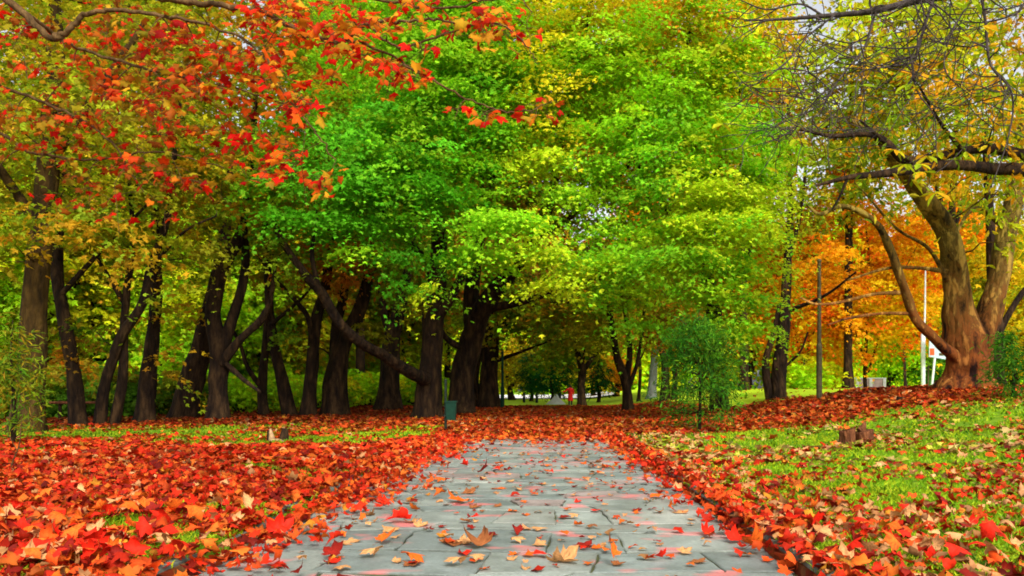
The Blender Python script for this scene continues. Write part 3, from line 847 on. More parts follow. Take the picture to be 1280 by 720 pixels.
# 3 twin stems
tree('park_tree', 'two crooked dark stems crossing from one foot, left side', 'tree',
     [[foot(124, 21.5, 20), (132, 480, 21.5, 18), (150, 425, 21.5, 17), (178, 380, 21.4, 15), (188, 335, 21.4, 14), (206, 285, 21.2, 12), (214, 235, 21, 10), (225, 130, 21, 6)],
      [foot(142, 21.7, 20), (153, 470, 21.7, 17), (155, 410, 21.7, 14), (158, 365, 21.7, 13), (166, 300, 21.8, 9), (160, 200, 22, 6)],
      [(156, 380, 21.7, 11), (138, 350, 21.6, 8), (120, 320, 21.4, 5)], [(188, 335, 21.4, 7), (230, 290, 21, 4), (270, 270, 21, 3)]],
     [blob_px(200, 190, 21.5, 130, 110, 2.6, 1.0, 'oliveyellow'), blob_px(150, 290, 20.8, 90, 40, 1.2, .7, 'oliveyellow'), blob_px(235, 290, 22, 70, 60, 1.5, .6, 'olive'), blob_px(115, 410, 21, 40, 36, .8, .45, 'dim'), blob_px(215, 350, 21, 40, 26, .7, .5, 'oliveyellow')], 3, leaf=.12, dens=19)
# 4, 5 thick trunks
tree('park_tree', 'thick upright dark trunk left of the forked tree, crown hidden', 'tree',
     [[foot(180, 23, 32), (184, 470, 23, 28), (190, 430, 23, 24), (196, 330, 23.5, 16), (190, 200, 24, 8)]],
     [blob_px(190, 250, 25, 110, 110, 2.5, .8, 'olive'), blob_px(216, 465, 22.6, 24, 34, .6, .5, 'oliveyellow'), blob_px(200, 395, 22.4, 45, 22, .8, .5, 'olive')], 4, leaf=.13, dens=14, nbranch=30)
tree('park_tree', 'broad dark trunk leaning right just behind the forked tree', 'tree',
     [[foot(226, 26, 44), (240, 470, 26, 40), (256, 420, 26, 34), (275, 330, 26.5, 24), (290, 200, 27, 12)]],
     [blob_px(290, 230, 28, 120, 130, 2.8, .8, 'olive'), blob_px(240, 385, 25.6, 40, 24, .8, .5, 'olive')], 5, leaf=.14, dens=14, nbranch=30)
# 6 the forked tree
tree('park_tree', 'dark tree forking low into several upswept limbs, left of the path', 'tree',
     [[foot(272, 24.5, 36), (272, 480, 24.5, 30), (274, 440, 24.5, 32), (266, 390, 24.4, 24), (278, 335, 24.2, 21), (302, 290, 24, 19), (310, 240, 24, 14), (320, 120, 24, 8)],
      [(276, 445, 24.5, 22), (290, 400, 24.5, 17), (304, 350, 24.6, 15), (306, 300, 24.8, 12), (290, 200, 25, 7)],
      [(278, 455, 24.4, 18), (300, 425, 24.2, 14), (326, 400, 24, 13), (338, 375, 23.8, 9), (345, 330, 23.5, 6)],
      [(278, 450, 24.4, 10), (305, 475, 24, 8), (325, 490, 23.6, 5)]],
     [blob_px(330, 170, 23.5, 120, 130, 2.6, 1.0, 'olive'), blob_px(300, 20, 24, 150, 110, 3, .9, 'oliveyellow'), blob_px(280, 250, 23, 60, 45, 1.2, .6, 'oliveyellow'), blob_px(360, 300, 23, 60, 60, 1.6, .7, 'dim')], 6, leaf=.13, dens=18)
tree('park_tree', 'thin dark tree with spreading low branches right of the forked tree', 'tree',
     [[foot(330, 29, 18), (328, 480, 29, 15), (333, 420, 29, 13), (336, 360, 29, 11), (330, 250, 29, 7)], [(328, 485, 29, 10), (310, 460, 28.6, 8), (300, 430, 28.4, 6), (285, 400, 28, 4)],
      [(334, 410, 29, 8), (380, 370, 28.5, 5), (400, 340, 28, 3)]],
     [blob_px(330, 280, 30, 100, 90, 2.6, .8, 'olive')], 7, leaf=.14, dens=14, nbranch=40)
tree('park_tree', 'dark trunk leaning left at a slant behind the path side row', 'tree',
     [[foot(364, 29, 24), (352, 470, 29, 21), (340, 420, 29, 18), (336, 370, 29.3, 14), (330, 260, 30, 8)]],
     [blob_px(350, 230, 31, 100, 120, 2.8, .8, 'dim')], 8, leaf=.15, dens=14, nbranch=30)
tree('park_tree', 'upright dark trunk with an arched bare limb reaching left', 'tree',
     [[foot(385, 28.5, 26), (390, 460, 28.5, 22), (396, 400, 28.5, 20), (408, 350, 28.6, 16), (416, 260, 29, 10), (415, 150, 29, 5)],
      [(390, 440, 28.5, 11), (386, 400, 28.2, 9), (366, 372, 28, 8), (340, 345, 27.6, 6), (322, 318, 27.2, 4)]],
     [blob_px(410, 230, 28, 90, 110, 2.6, .9, 'emerald'), blob_px(420, 320, 27.5, 70, 45, 1.5, .6, 'rust'), blob_px(420, 70, 28, 120, 120, 3, .9, 'lime')], 9, leaf=.14, dens=18)
tree('park_tree', 'thick dark trunk splitting into two leaning stems mid left', 'tree',
     [[foot(418, 29, 44), (420, 470, 29, 36), (430, 430, 29, 26), (452, 380, 29, 22), (466, 320, 29, 16), (480, 200, 29, 8)],
      [(420, 465, 29, 24), (420, 410, 29.3, 18), (432, 350, 29.5, 14), (430, 240, 30, 8)]],
     [blob_px(460, 260, 29.5, 100, 110, 2.8, .9, 'dim'), blob_px(400, 330, 28.5, 60, 40, 1.5, .6, 'rust'), blob_px(455, 415, 28.4, 30, 26, .8, .5, 'olive'), blob_px(372, 410, 28.2, 34, 26, .8, .45, 'dim')], 10, leaf=.14, dens=16)
tree('park_tree', 'dark trunk with an upward right limb seen behind the low sweeping branch', 'tree',
     [[foot(484, 36, 40), (487, 460, 36, 34), (490, 420, 36, 28), (503, 370, 36, 20), (515, 300, 36, 12), (520, 200, 36, 7)], [(490, 425, 36, 16), (478, 380, 36, 12), (470, 300, 36, 7)]],
     [blob_px(500, 300, 37, 100, 90, 3.5, .8, 'dim')], 12, leaf=.17, dens=16, nbranch=40)
# 13 main tree with the low sweeping branch
tree('maple_tree', 'big dark maple with a low branch sweeping far out to the left', 'tree',
     [[foot(534, 26.5, 46), (536, 480, 26.5, 40), (540, 430, 26.5, 35), (546, 370, 26.3, 28), (548, 300, 26, 26), (540, 220, 25.6, 18), (520, 120, 25, 12), (510, 20, 24.5, 7)],
      [(532, 474, 26, 24), (512, 464, 25.2, 21), (480, 444, 24.4, 18), (446, 424, 23.6, 17), (424, 402, 23.2, 17), (402, 366, 22.8, 17), (378, 338, 22.4, 14), (352, 300, 22.2, 11), (340, 270, 22, 7)],
      [(398, 360, 22.7, 11), (390, 315, 22.6, 8), (396, 270, 23.6, 5), (380, 220, 23.2, 3)],
      [(545, 400, 26.4, 20), (575, 350, 26, 15), (600, 270, 25.2, 11), (600, 170, 24.6, 8), (590, 60, 24, 5)],
      [(546, 340, 26, 14), (500, 290, 25, 10), (450, 230, 24, 7), (410, 170, 23, 4)]],
     [blob_px(450, 220, 22.5, 130, 100, 2.8, 1.15, 'emerald'), blob_px(380, 280, 22, 65, 30, 1.2, .7, 'emerald'), blob_px(340, 240, 22, 45, 30, 1.0, .6, 'emerald'), blob_px(540, 200, 23, 110, 120, 2.5, 1.0, 'emerald'),
      blob_px(490, 340, 22, 40, 24, .9, .6, 'emerald'), blob_px(560, 330, 22.4, 45, 26, 1.0, .6, 'emerald'), blob_px(440, 310, 21.6, 35, 20, .8, .6, 'emerald'), blob_px(535, 375, 22, 26, 14, .6, .5, 'lime'), blob_px(520, 60, 23, 150, 90, 3, .9, 'lime'), blob_px(620, 300, 22, 70, 50, 1.4, .8, 'lime')],
     13, dens=22, per=70, leaf=.108, rad=.72, flat=.36, tier=.95, nbranch=110)
# 14 big tree with limb sweeping up and right
tree('maple_tree', 'massive dark maple left of the path, its limbs arching right over the red leaves', 'tree',
     [[foot(576, 30, 42), (578, 470, 30, 38), (588, 430, 30, 40), (600, 390, 29.6, 34), (630, 350, 29, 28), (668, 300, 28, 22), (690, 240, 27, 18), (702, 170, 26, 14), (720, 90, 25, 10), (740, 0, 24, 6)],
      [(592, 425, 30, 34), (590, 370, 30, 28), (598, 300, 29.6, 22), (620, 200, 28, 15), (640, 80, 27, 9)],
      [(610, 385, 29.5, 16), (650, 378, 28.6, 13), (700, 362, 27.6, 9), (740, 350, 27, 6)],
      [(668, 300, 28, 14), (740, 250, 26.6, 10), (800, 190, 25.4, 7), (850, 120, 24.5, 4)],
      [(592, 440, 30, 14), (560, 425, 29.5, 10), (545, 395, 29, 8), (535, 340, 28.6, 5)]],
     [blob_px(700, 100, 24.2, 130, 130, 3.2, 1.15, 'limeyellow'), blob_px(730, 210, 23.5, 90, 60, 1.8, .55, 'lime'), blob_px(600, 250, 26.5, 80, 50, 1.6, .6, 'olive'), blob_px(720, 260, 27.5, 110, 70, 1.6, .8, 'olive'), blob_px(700, 250, 23, 55, 40, 1.2, .5, 'lime'), blob_px(690, 330, 21.6, 45, 50, 1.0, 1.0, 'lime'),
      blob_px(640, 290, 22.4, 70, 36, 1.2, .7, 'lime'), blob_px(790, 80, 24, 110, 110, 3, 1.0, 'limeyellow'), blob_px(600, 110, 24.3, 110, 100, 2.6, 1.1, 'lime'), blob_px(560, 20, 24, 100, 90, 2.6, 1.0, 'lime'), blob_px(640, 180, 23.6, 70, 60, 1.6, .8, 'lime'), blob_px(580, 215, 23.4, 60, 40, 1.4, .7, 'lime'),
      blob_px(760, 330, 22.6, 65, 48, 1.4, .9, 'lime'), blob_px(640, 0, 25, 130, 80, 3, .9, 'limeyellow'), blob_px(720, -60, 25, 160, 80, 3, .7, 'gold')],
     14, dens=22, per=70, leaf=.108, rad=.72, flat=.36, tier=.95, nbranch=150)
# 15
tree('maple_tree', 'sturdy dark trunk with a root flare where the red leaf carpet begins', 'tree',
     [[foot(612, 40, 34), (612, 470, 40, 30), (614, 420, 40, 27), (610, 360, 40, 20), (600, 280, 40, 12)], [foot(598, 40.5, 16), (594, 470, 40.5, 14), (602, 430, 40.3, 12)],
      [foot(596, 40.2, 8), (588, 480, 40.2, 7), (582, 460, 40.2, 6), (576, 420, 40.2, 5)],
      [(618, 452, 40, 8), (650, 440, 39, 5), (690, 425, 38, 3)], [(614, 420, 40, 12), (660, 385, 39, 8), (720, 378, 38, 5), (770, 390, 37, 3)], [(612, 410, 40, 10), (570, 370, 40, 7), (550, 330, 40, 4)]],
     [blob_px(640, 370, 39, 90, 60, 3.5, 1.0, 'dim'), blob_px(720, 390, 38, 80, 45, 3, .9, 'olive'), blob_px(600, 330, 40, 80, 60, 3.5, .8, 'rust'), blob_px(690, 330, 40, 100, 60, 3.5, .7, 'rust')],
     15, dens=17, per=40, rad=.7, leaf=.18, nbranch=80)
# 16
tree('park_tree', 'distant dark forked tree behind the person in red', 'tree',
     [[foot(727, 48, 15), (727, 480, 48, 13), (728, 462, 48, 14), (722, 440, 48, 9), (718, 400, 48, 5)], [(728, 464, 48, 10), (742, 446, 48, 7), (756, 430, 48, 5), (765, 400, 48, 3)], [(727, 462, 48, 6), (732, 430, 48, 4)]],
     [blob_px(730, 405, 48, 80, 45, 3.5, 1.0, 'olive'), blob_px(700, 440, 50, 50, 30, 2.5, .8, 'dim')], 16, dens=15, rad=.8, leaf=.2, nbranch=40)
# 17
tree('maple_tree', 'slender dark tree forking into three stems right of the path', 'tree',
     [[foot(785, 35, 19), (784, 490, 35, 16), (780, 470, 35, 17), (770, 440, 35, 12), (764, 400, 34.8, 10), (754, 365, 34.5, 8), (745, 300, 34, 5)],
      [(783, 478, 35, 11), (787, 440, 35, 10), (783, 400, 35, 9), (778, 350, 35, 6), (790, 280, 34, 4)], [(786, 484, 35, 9), (796, 455, 34.8, 7), (802, 420, 34.6, 6), (806, 385, 34.4, 5), (820, 320, 34, 3)]],
     [blob_px(770, 330, 34, 90, 60, 3, 1.0, 'lime'), blob_px(830, 380, 34, 60, 50, 2.4, .8, 'olive'), blob_px(850, 410, 36, 60, 35, 2.4, .8, 'rust')], 17, dens=18, rad=.65, leaf=.16)
for i, (px, Z, w, lab) in enumerate(((829, 42, 13, 'small dark forked tree left of the feathery sapling'), (842, 44, 10, 'thin dark trunk close behind the feathery sapling'), (798, 50, 6, 'thin slanting young trunk beside the pale grey trunk'))):
    tree('park_tree', lab, 'tree', [[foot(px, Z, w), (px + 2, 470, Z, w * .85), (px + 1, 450, Z, w * .9), (px - 6, 425, Z, w * .5), (px - 9, 390, Z, w * .3)], [(px + 1, 452, Z, w * .6), (px + 10, 430, Z, w * .4), (px + 16, 390, Z, w * .25)]],
         [blob_px(px, 405, Z, 55, 32, 2.4, .9, ['rust', 'olive', 'lime'][i])], 180 + i, dens=14, rad=.7, leaf=.18, nbranch=24)
tree('park_tree', 'pale grey blue trunk far back between the dark forked trees', 'tree',
     [[foot(814, 52, 16), (816, 470, 52, 14), (818, 440, 52, 12), (820, 380, 52, 8)]], [blob_px(815, 400, 53, 60, 40, 3, .8, 'oliveyellow')], 19, bark=M_BARK_PALE, dens=13, rad=.8, leaf=.2, nbranch=20)
# 22 right half of the lime crown
tree('maple_tree', 'tall maple whose wide lime green crown hangs low over the feathery sapling', 'tree',
     [[foot(900, 27, 30), (898, 460, 27, 27), (894, 400, 27, 25), (880, 320, 26.6, 20), (870, 220, 26, 15), (862, 110, 25.4, 10), (860, 0, 25, 6)],
      [(893, 390, 27, 14), (930, 330, 26.4, 10), (950, 250, 26, 7), (955, 160, 25.6, 4)], [(884, 340, 26.6, 12), (840, 270, 25.6, 9), (800, 210, 25, 6), (780, 150, 24.5, 4)], [(875, 260, 26, 9), (910, 180, 25.4, 6), (930, 80, 25, 4)]],
     [blob_px(850, 200, 23.5, 120, 110, 3, 1.15, 'lime'), blob_px(900, 300, 23, 85, 80, 2.4, 1.0, 'lime'), blob_px(840, 330, 22.5, 80, 60, 2, .9, 'lime'), blob_px(900, 80, 24.5, 90, 110, 3, 1.0, 'limeyellow'),
      blob_px(905, 400, 23.5, 55, 50, 1.5, .9, 'lime'), blob_px(880, 20, 25, 110, 80, 3, .9, 'gold'), blob_px(945, 210, 24, 45, 100, 1.8, .8, 'lime'), blob_px(950, 330, 24.5, 40, 110, 1.6, .8, 'lime'), blob_px(972, 270, 24.5, 26, 24, .8, .7, 'lime'), blob_px(985, 190, 24.5, 26, 22, .8, .6, 'limeyellow'), blob_px(965, 110, 25, 30, 30, 1, .6, 'gold'), blob_px(912, 445, 24.5, 32, 42, 1.2, .8, 'lime'), blob_px(790, 400, 24, 40, 30, 1.2, .6, 'lime')],
     22, dens=22, per=70, leaf=.108, rad=.72, flat=.36, tier=.95, nbranch=150)
# 19 two stemmed tree on the right
tree('park_tree', 'dark two stemmed tree left of the tall plain lamp pole', 'tree',
     [[foot(972, 29, 26), (974, 460, 29, 24), (980, 400, 29, 20), (984, 330, 29, 14), (988, 250, 29, 9), (985, 120, 29, 5)], [foot(963, 29, 15), (957, 455, 29, 12), (966, 420, 29, 10), (975, 380, 29, 7)],
      [(983, 330, 29, 9), (1000, 270, 29, 6), (1008, 200, 29, 4)], [(980, 460, 29, 5), (1000, 440, 28.6, 4), (1010, 415, 28.4, 3)], [(982, 390, 29, 8), (1030, 370, 28, 5), (1070, 340, 27, 3)]],
     [blob_px(985, 200, 29.5, 70, 110, 2.5, .6, 'oliveyellow'), blob_px(1020, 330, 30.5, 60, 60, 2.4, .6, 'orange')], 20, dens=16, rad=.6, leaf=.15, nbranch=90)
# 20 big plane tree
tree('plane_tree', 'huge plane tree with peeling orange brown trunk splitting in two at the right', 'tree',
     [[foot(1212, 22, 76), (1210, 460, 22, 64), (1206, 425, 22, 62), (1198, 380, 22, 46), (1194, 330, 21.8, 40), (1182, 285, 21.6, 35), (1160, 252, 21.4, 30), (1130, 215, 21, 24), (1100, 175, 20.4, 16), (1060, 150, 20, 9)],
      [(1222, 450, 22, 46), (1236, 400, 22.2, 40), (1250, 340, 22.4, 35), (1262, 280, 22.5, 31), (1272, 220, 22.6, 27), (1285, 130, 22.6, 20), (1300, 0, 22.6, 12)],
      [(1196, 448, 21.8, 20), (1170, 425, 21.5, 17), (1146, 400, 21.2, 15), (1130, 360, 21, 14), (1114, 315, 20.8, 13), (1100, 285, 20.6, 12), (1075, 265, 20.4, 10), (1050, 258, 20.2, 8), (1025, 268, 20, 6), (1008, 255, 20, 4)],
      [(1124, 366, 21, 7), (1090, 368, 20.6, 5), (1050, 378, 20.3, 5), (1020, 380, 20, 4), (1000, 372, 20, 3)],
      [(1140, 392, 21.2, 6), (1100, 392, 20.8, 5), (1060, 398, 20.4, 4), (1035, 406, 20.2, 3)], [(1186, 340, 21.8, 9), (1150, 335, 21.4, 6), (1110, 335, 21, 5), (1060, 350, 20.6, 3)],
      [(1184, 350, 21.8, 8), (1160, 310, 21.4, 6), (1120, 285, 21, 5), (1080, 240, 20.6, 3)], [(1262, 290, 22.5, 10), (1220, 260, 22, 7), (1190, 300, 21.6, 4)]],
     [blob_px(1190, 120, 20, 150, 100, 3, .52, 'chestnut'), blob_px(1090, 150, 20, 110, 80, 2.6, .33, 'olive'), blob_px(1270, 200, 20, 90, 120, 2.6, .5, 'woodolive'), blob_px(1080, 30, 21, 130, 60, 3, .34, 'woodolive'), blob_px(1240, 20, 21, 120, 60, 3, .42, 'chestnut')],
     23, bark=M_BARK_PLANE, dens=17, per=26, rad=.7, leaf=.19, tmpl=T_LONG, nbranch=150, sides=16, flare=.42, upbias=.5, flat=.8, tip=.013, lump=.16)
tree('park_tree', 'dark horizontal limbs stretching in from the right edge across the top of the plane tree', 'tree',
     [[foot(1350, 19.3, 50), (1345, 400, 19.3, 40), (1340, 300, 19.3, 36), (1330, 220, 19.2, 30), (1340, 60, 19, 20), (1335, -90, 19, 11), (1345, -200, 19, 4)],
      [(1335, 230, 19.2, 26), (1290, 214, 19, 24), (1240, 211, 18.8, 20), (1190, 206, 18.6, 18), (1140, 212, 18.4, 17), (1100, 218, 18.2, 13), (1060, 222, 18, 9), (1020, 232, 18, 5)],
      [(1335, 215, 19.4, 22), (1290, 196, 19.4, 18), (1230, 186, 19.2, 15), (1170, 196, 19, 15), (1130, 200, 18.8, 15), (1108, 178, 18.6, 12), (1085, 168, 18.4, 9), (1040, 170, 18.2, 7), (1000, 162, 18, 4)],
      [(1150, 208, 18.5, 8), (1120, 190, 18.2, 6), (1075, 150, 17.8, 4)], [(1210, 195, 19, 8), (1180, 160, 18.6, 6), (1150, 110, 18, 4)], [(1060, 221, 18, 6), (1050, 245, 18, 4), (1040, 262, 18, 3)]],
     [blob_px(1140, 150, 18.5, 140, 60, 2, .38, 'olive'), blob_px(1240, 150, 18.5, 100, 70, 2, .4, 'chestnut'), blob_px(1060, 220, 18.5, 70, 40, 1.6, .4, 'olive')],
     25, dens=17, per=24, rad=.6, leaf=.17, tmpl=T_LONG, nbranch=120, upbias=.5, flat=.8)
tree('park_tree', 'dark trunk standing right behind the huge plane tree', 'tree',
     [[foot(1245, 27, 30), (1246, 440, 27, 26), (1243, 360, 27, 21), (1238, 280, 27, 15), (1230, 150, 27, 8)], [(1246, 420, 27, 12), (1275, 370, 27, 10), (1310, 330, 27, 7)]],
     [blob_px(1240, 180, 29, 100, 110, 3, .6, 'oliveyellow'), blob_px(1275, 350, 29, 60, 60, 2, .7, 'yellow')], 24, dens=18, rad=.6, leaf=.15, nbranch=40)

# orange and yellow trees behind on the right
def simple_tree(px, Z, w, top, spread, pal, seed, label, group=None, pal2=None, dens=15, rad=.85, leaf=.22, bottom=440, name='park_tree', bark=None, weight=1.0, nb=30):
    rng = np.random.default_rng(seed)
    mid = (top + bottom) / 2; rz = (bottom - top) / 2
    b = [blob_px(px, mid, Z, spread, rz, spread * Z / F * .8, weight, pal)]
    for k in range(4):
        a = rng.uniform(0, 2 * PI)
        b.append(blob_px(px + math.cos(a) * spread * .55, mid + math.sin(a) * rz * .55, Z + rng.uniform(-2, 1), spread * .55, rz * .5, spread * Z / F * .5, weight * .8, pal2 if (pal2 and k % 2) else pal))
    limbs = [[foot(px, Z, w), (px + rng.uniform(-4, 4), bottom, Z, w * .8), (px + rng.uniform(-8, 8), mid, Z, w * .5), (px + rng.uniform(-10, 10), top + rz * .4, Z, w * .2)]]
    for k in range(3):
        s = -1 if k % 2 else 1
        limbs.append([(px, bottom - 4, Z, w * .5), (px + s * spread * .3, mid + rz * .2, Z, w * .3), (px + s * spread * .6, mid - rz * .3, Z + rng.uniform(-1, 1), w * .15)])
    return tree(name, label, 'tree', limbs, b, seed, dens=dens, rad=rad, leaf=leaf, group=group, nbranch=nb, bark=bark, sides=8, tmpl=T_LOBED if Z < 46 else T_DIAMOND)

simple_tree(1085, 44, 8, 215, 105, 'orange', 301, 'glowing orange tree behind the left limb of the plane tree', bottom=470, leaf=.17, rad=.75, weight=.85)
simple_tree(1005, 46, 8, 230, 80, 'orange', 302, 'orange tree behind the two stemmed dark tree', bottom=465, leaf=.17, rad=.75, weight=.85, pal2='rust')
simple_tree(1132, 66, 6, 260, 60, 'orange', 303, 'orange and yellow tree right behind the white sign poles', bottom=430, leaf=.17, rad=.75, weight=.85, pal2='yellow')
simple_tree(1270, 40, 14, 260, 80, 'yellow', 304, 'yellow tree at the right edge behind the plane tree', bottom=470)
simple_tree(940, 50, 12, 250, 70, 'orange', 305, 'orange tree glimpsed behind the right end of the lime crown', bottom=470, pal2='rust')
simple_tree(1115, 70, 9, 390, 52, 'bush', 306, 'rounded green tree beyond the pale far wall', bottom=480, pal2='lime', nb=10)
simple_tree(1168, 70, 9, 395, 50, 'sapling', 307, 'dark green tree beyond the white sign poles', bottom=482, pal2='pine', nb=10)
simple_tree(1040, 52, 10, 430, 32, 'bush', 308, 'round green shrubby tree right of the tall lamp pole', bottom=484, nb=8)
simple_tree(1010, 40, 9, 440, 25, 'bush', 309, 'low green shrubby tree left of the tall lamp pole', bottom=486, nb=8)
simple_tree(880, 60, 14, 240, 110, 'rust', 310, 'rust coloured tree far behind the feathery sapling', bottom=460, pal2='yellow')
simple_tree(640, 70, 12, 415, 40, 'yellow', 311, 'yellow tree beyond the lawn at the path end', bottom=488, pal2='oliveyellow', nb=10)
simple_tree(768, 72, 10, 430, 28, 'orange', 312, 'small orange tree on the far lawn right of the forked tree', bottom=492, pal2='yellow', nb=10)
simple_tree(745, 80, 10, 410, 40, 'yellow', 313, 'yellow green tree on the far lawn behind the forked tree', bottom=488, pal2='lime', nb=10)

simple_tree(1190, 38, 16, -60, 150, 'oliveyellow', 321, 'tall yellow olive tree far behind the crown of the plane tree', bottom=300, pal2='woodolive', weight=.33)
simple_tree(1060, 42, 16, -40, 90, 'olive', 322, 'tall olive tree behind the tips of the dark horizontal limbs', bottom=290, pal2='gold', weight=.33)
simple_tree(536, 43, 18, -60, 120, 'olive', 323, 'tall olive tree filling the gap behind the two big dark maples', bottom=340, pal2='rust', weight=.8)
simple_tree(608, 45, 18, -60, 170, 'oliveyellow', 324, 'tall yellow olive tree behind the sturdy flared trunk', bottom=350, pal2='rust', weight=.8)
simple_tree(832, 47, 14, -60, 120, 'olive', 325, 'tall olive tree behind the slender forked tree and its lime crown', bottom=350, pal2='orange', weight=.8)
simple_tree(930, 44, 16, -60, 80, 'gold', 326, 'tall golden tree behind the right end of the lime crown', bottom=330, pal2='olive', weight=.7)
simple_tree(450, 44, 18, -60, 120, 'olive', 327, 'tall olive green tree behind the emerald leaves', bottom=330, pal2='dim', weight=.8)
simple_tree(120, 40, 18, -80, 180, 'oliveyellow', 328, 'tall yellow tree far behind the red leaves at the upper left', bottom=300, pal2='olive', weight=.8)
# pines on the far lawn
def pine(px, Z, top, bottom, spread, seed, label):
    rng = np.random.default_rng(seed); b = []
    for k in range(7):
        t = k / 6; y = top + (bottom - top) * t
        b.append(blob_px(px + rng.uniform(-.25, .25) * spread, y, Z + rng.uniform(-1, 1), spread * (.35 + .55 * t) , (bottom - top) * .16, spread * Z / F * .6, .9, 'pine'))
    return tree('pine_tree', label, 'tree', [[foot(px, Z, 7), (px + 1, (bottom + 500) / 2, Z, 6), (px - 1, bottom, Z, 5), (px, top, Z, 2)]], b, seed, dens=22, per=40, rad=.6, leaf=.3, tmpl=T_FEATHER, nbranch=20, sides=7)
pine(690, 60, 436, 484, 45, 401, 'spreading dark green pine on the lawn at the end of the path')
pine(664, 64, 445, 484, 26, 402, 'smaller dark pine left of the spreading pine on the far lawn')
pine(748, 58, 450, 484, 28, 403, 'dark green pine just right of the distant forked tree')

# ------------------------------------------------------------------ feathery saplings
def sapling(px, Z, top, spread, seed, label, pal='sapling', n=170, bark=M_BARK, bottom=None, lean=0):
    rng = np.random.default_rng(seed)
    f = P(*foot(px, Z, 8)[:3]); root = thing('conifer_sapling', label, 'sapling', f)
    acc = Acc(); H = P(px, top, Z)[2] - f[2]; R = spread * Z / F
    stem = catmull([f - [0, 0, .05], f + [.02, 0, H * .35], f + [-.03 + lean * .5, 0, H * .7], f + [lean, 0, H]], 12)
    tube(acc, stem, np.linspace(.045, .008, 12), 7)
    C, O = [], []
    for i in range(n):
        z0 = .16 + .80 * rng.random() ** .9
        a = rng.uniform(0, 2 * PI); prof = (1 - .72 * ((z0 - .16) / .84) ** 1.8) * min(1, .6 + (z0 - .1) * 2.0)
        r = R * prof * rng.uniform(.35, 1.15) ** 1.0
        si = stem[int(z0 * 11)]
        p0 = si.copy(); p1 = p0 + [math.cos(a) * r, math.sin(a) * r * .8, r * rng.uniform(-.1, .65)]
        bend = catmull([p0, (p0 + p1) / 2 + [0, 0, -.06 * r], p1], 6)
        tube(acc, bend, np.linspace(.011, .003, 6), 4)
        for q in range(3, 6 + int(r > .5 * R)):
            qq = bend[min(q, 5)] + rng.normal(size=3) * .05
            C.append(qq); O.append((math.cos(a), math.sin(a), .35))
    acc.build('trunk', bark, root, f, colors=False)
    C = np.array(C); O = np.array(O); K = pal_pick(pal, len(C), rng) * rng.uniform(.6, 1.2, (len(C), 1))
    V, Fc, Cc = spray_leaves(C, O, K, rng, 14, .28, .13, T_FEATHER, .7, .3, .3)
    obj_np('crown', V, Fc, M_LEAF, Cc, root, f, smooth=False)
    return root
sapling(874, 18.3, 388, 66, 501, 'feathery green conifer sapling standing on the right lawn edge', n=120)
sapling(1266, 17.5, 415, 30, 502, 'feathery green sapling at the right edge in front of the plane tree', n=36)
sapling(16, 13.5, 400, 50, 503, 'feathery dark green sapling at the far left edge', pal='dim', n=34)

# ------------------------------------------------------------------ background trees (the wood on the left, and past everything)
BG_GROUP = 'background trees of the wood'
protoA = simple_tree(60, 38, 18, 130, 150, 'woodolive', 601, 'olive background tree deep in the left wood', BG_GROUP, 'bush', dens=12, rad=.9, leaf=.24, bottom=470, nb=40)
protoB = simple_tree(200, 40, 16, 180, 120, 'woodgreen', 602, 'dark green background tree deep in the left wood', BG_GROUP + ', dark green', 'woodolive', dens=12, rad=.9, leaf=.24, bottom=465, nb=40)
protoC = simple_tree(330, 42, 16, 160, 120, 'oliveyellow', 603, 'yellow olive background tree deep in the left wood', BG_GROUP + ', yellow', 'woodolive', dens=12, rad=.9, leaf=.24, bottom=470, nb=40)
LBL = {'A': 'olive background tree deep in the left wood', 'B': 'dark green background tree deep in the left wood', 'C': 'yellow olive background tree deep in the left wood'}
rb = np.random.default_rng(66)
for i, (px, Z, k, s) in enumerate([(-40, 34, 'B', .95), (130, 46, 'C', 1.15), (270, 38, 'B', .9), (420, 48, 'A', 1.2), (500, 52, 'C', 1.1), (20, 52, 'A', 1.3), (-120, 46, 'A', 1.2), (250, 56, 'C', 1.3), (380, 60, 'B', 1.3),
                                  (100, 62, 'B', 1.4), (560, 60, 'A', 1.25), (310, 72, 'A', 1.6), (130, 76, 'C', 1.6)]):
    o = {'A': protoA, 'B': protoB, 'C': protoC}[k]
    x = (px - VX) / F * Z
    copy_tree(o, (x, Z, float(ground_z(x, Z)) - .05), rb.uniform(0, 6.28), s, LBL[k], {'A': BG_GROUP, 'B': BG_GROUP + ', dark green', 'C': BG_GROUP + ', yellow'}[k])
# understory shrubs between the left trunks
def shrub(px, Z, w, h, pal, seed, label, group=None):
    rng = np.random.default_rng(seed)
    f = P(*foot(px, Z, 8)[:3]); hz = h * Z / F; rx = w * Z / F
    root = thing('woodland_shrub', label, 'shrub', f, group)
    acc = Acc(); B = [(f[0] + rng.uniform(-.5, .5) * rx, f[1] + rng.uniform(-.4, .4), f[2] + hz * rng.uniform(.35, .75), rx * .6, rx * .5, hz * .35, 1.0, pal) for _ in range(5)]
    C, O, K = crown_sprays(B, rng, 40)
    for t in C[rng.choice(len(C), min(22, len(C)), replace=False)]:
        tube(acc, catmull([f + [rng.normal() * .06, rng.normal() * .06, -.04], (f + t) / 2 + [rng.normal() * .1, 0, hz * .12], t], 6), np.linspace(.022, .006, 6), 5)
    acc.build('stem', M_BARK, root, f, colors=False)
    V, Fc, Cc = spray_leaves(C, O, K, rng, 30, .42, .15, T_LOBED, .6, .4, .7)
    obj_np('foliage', V, Fc, M_LEAF, Cc, root, f, smooth=False)
    return root
sh0 = shrub(300, 32, 60, 55, 'bush', 701, 'bright yellow green shrub between the left trunks', 'understory shrubs, bright')
sh1 = shrub(30, 30, 60, 60, 'dim', 702, 'dark green shrub between the left trunks', 'understory shrubs, dark')
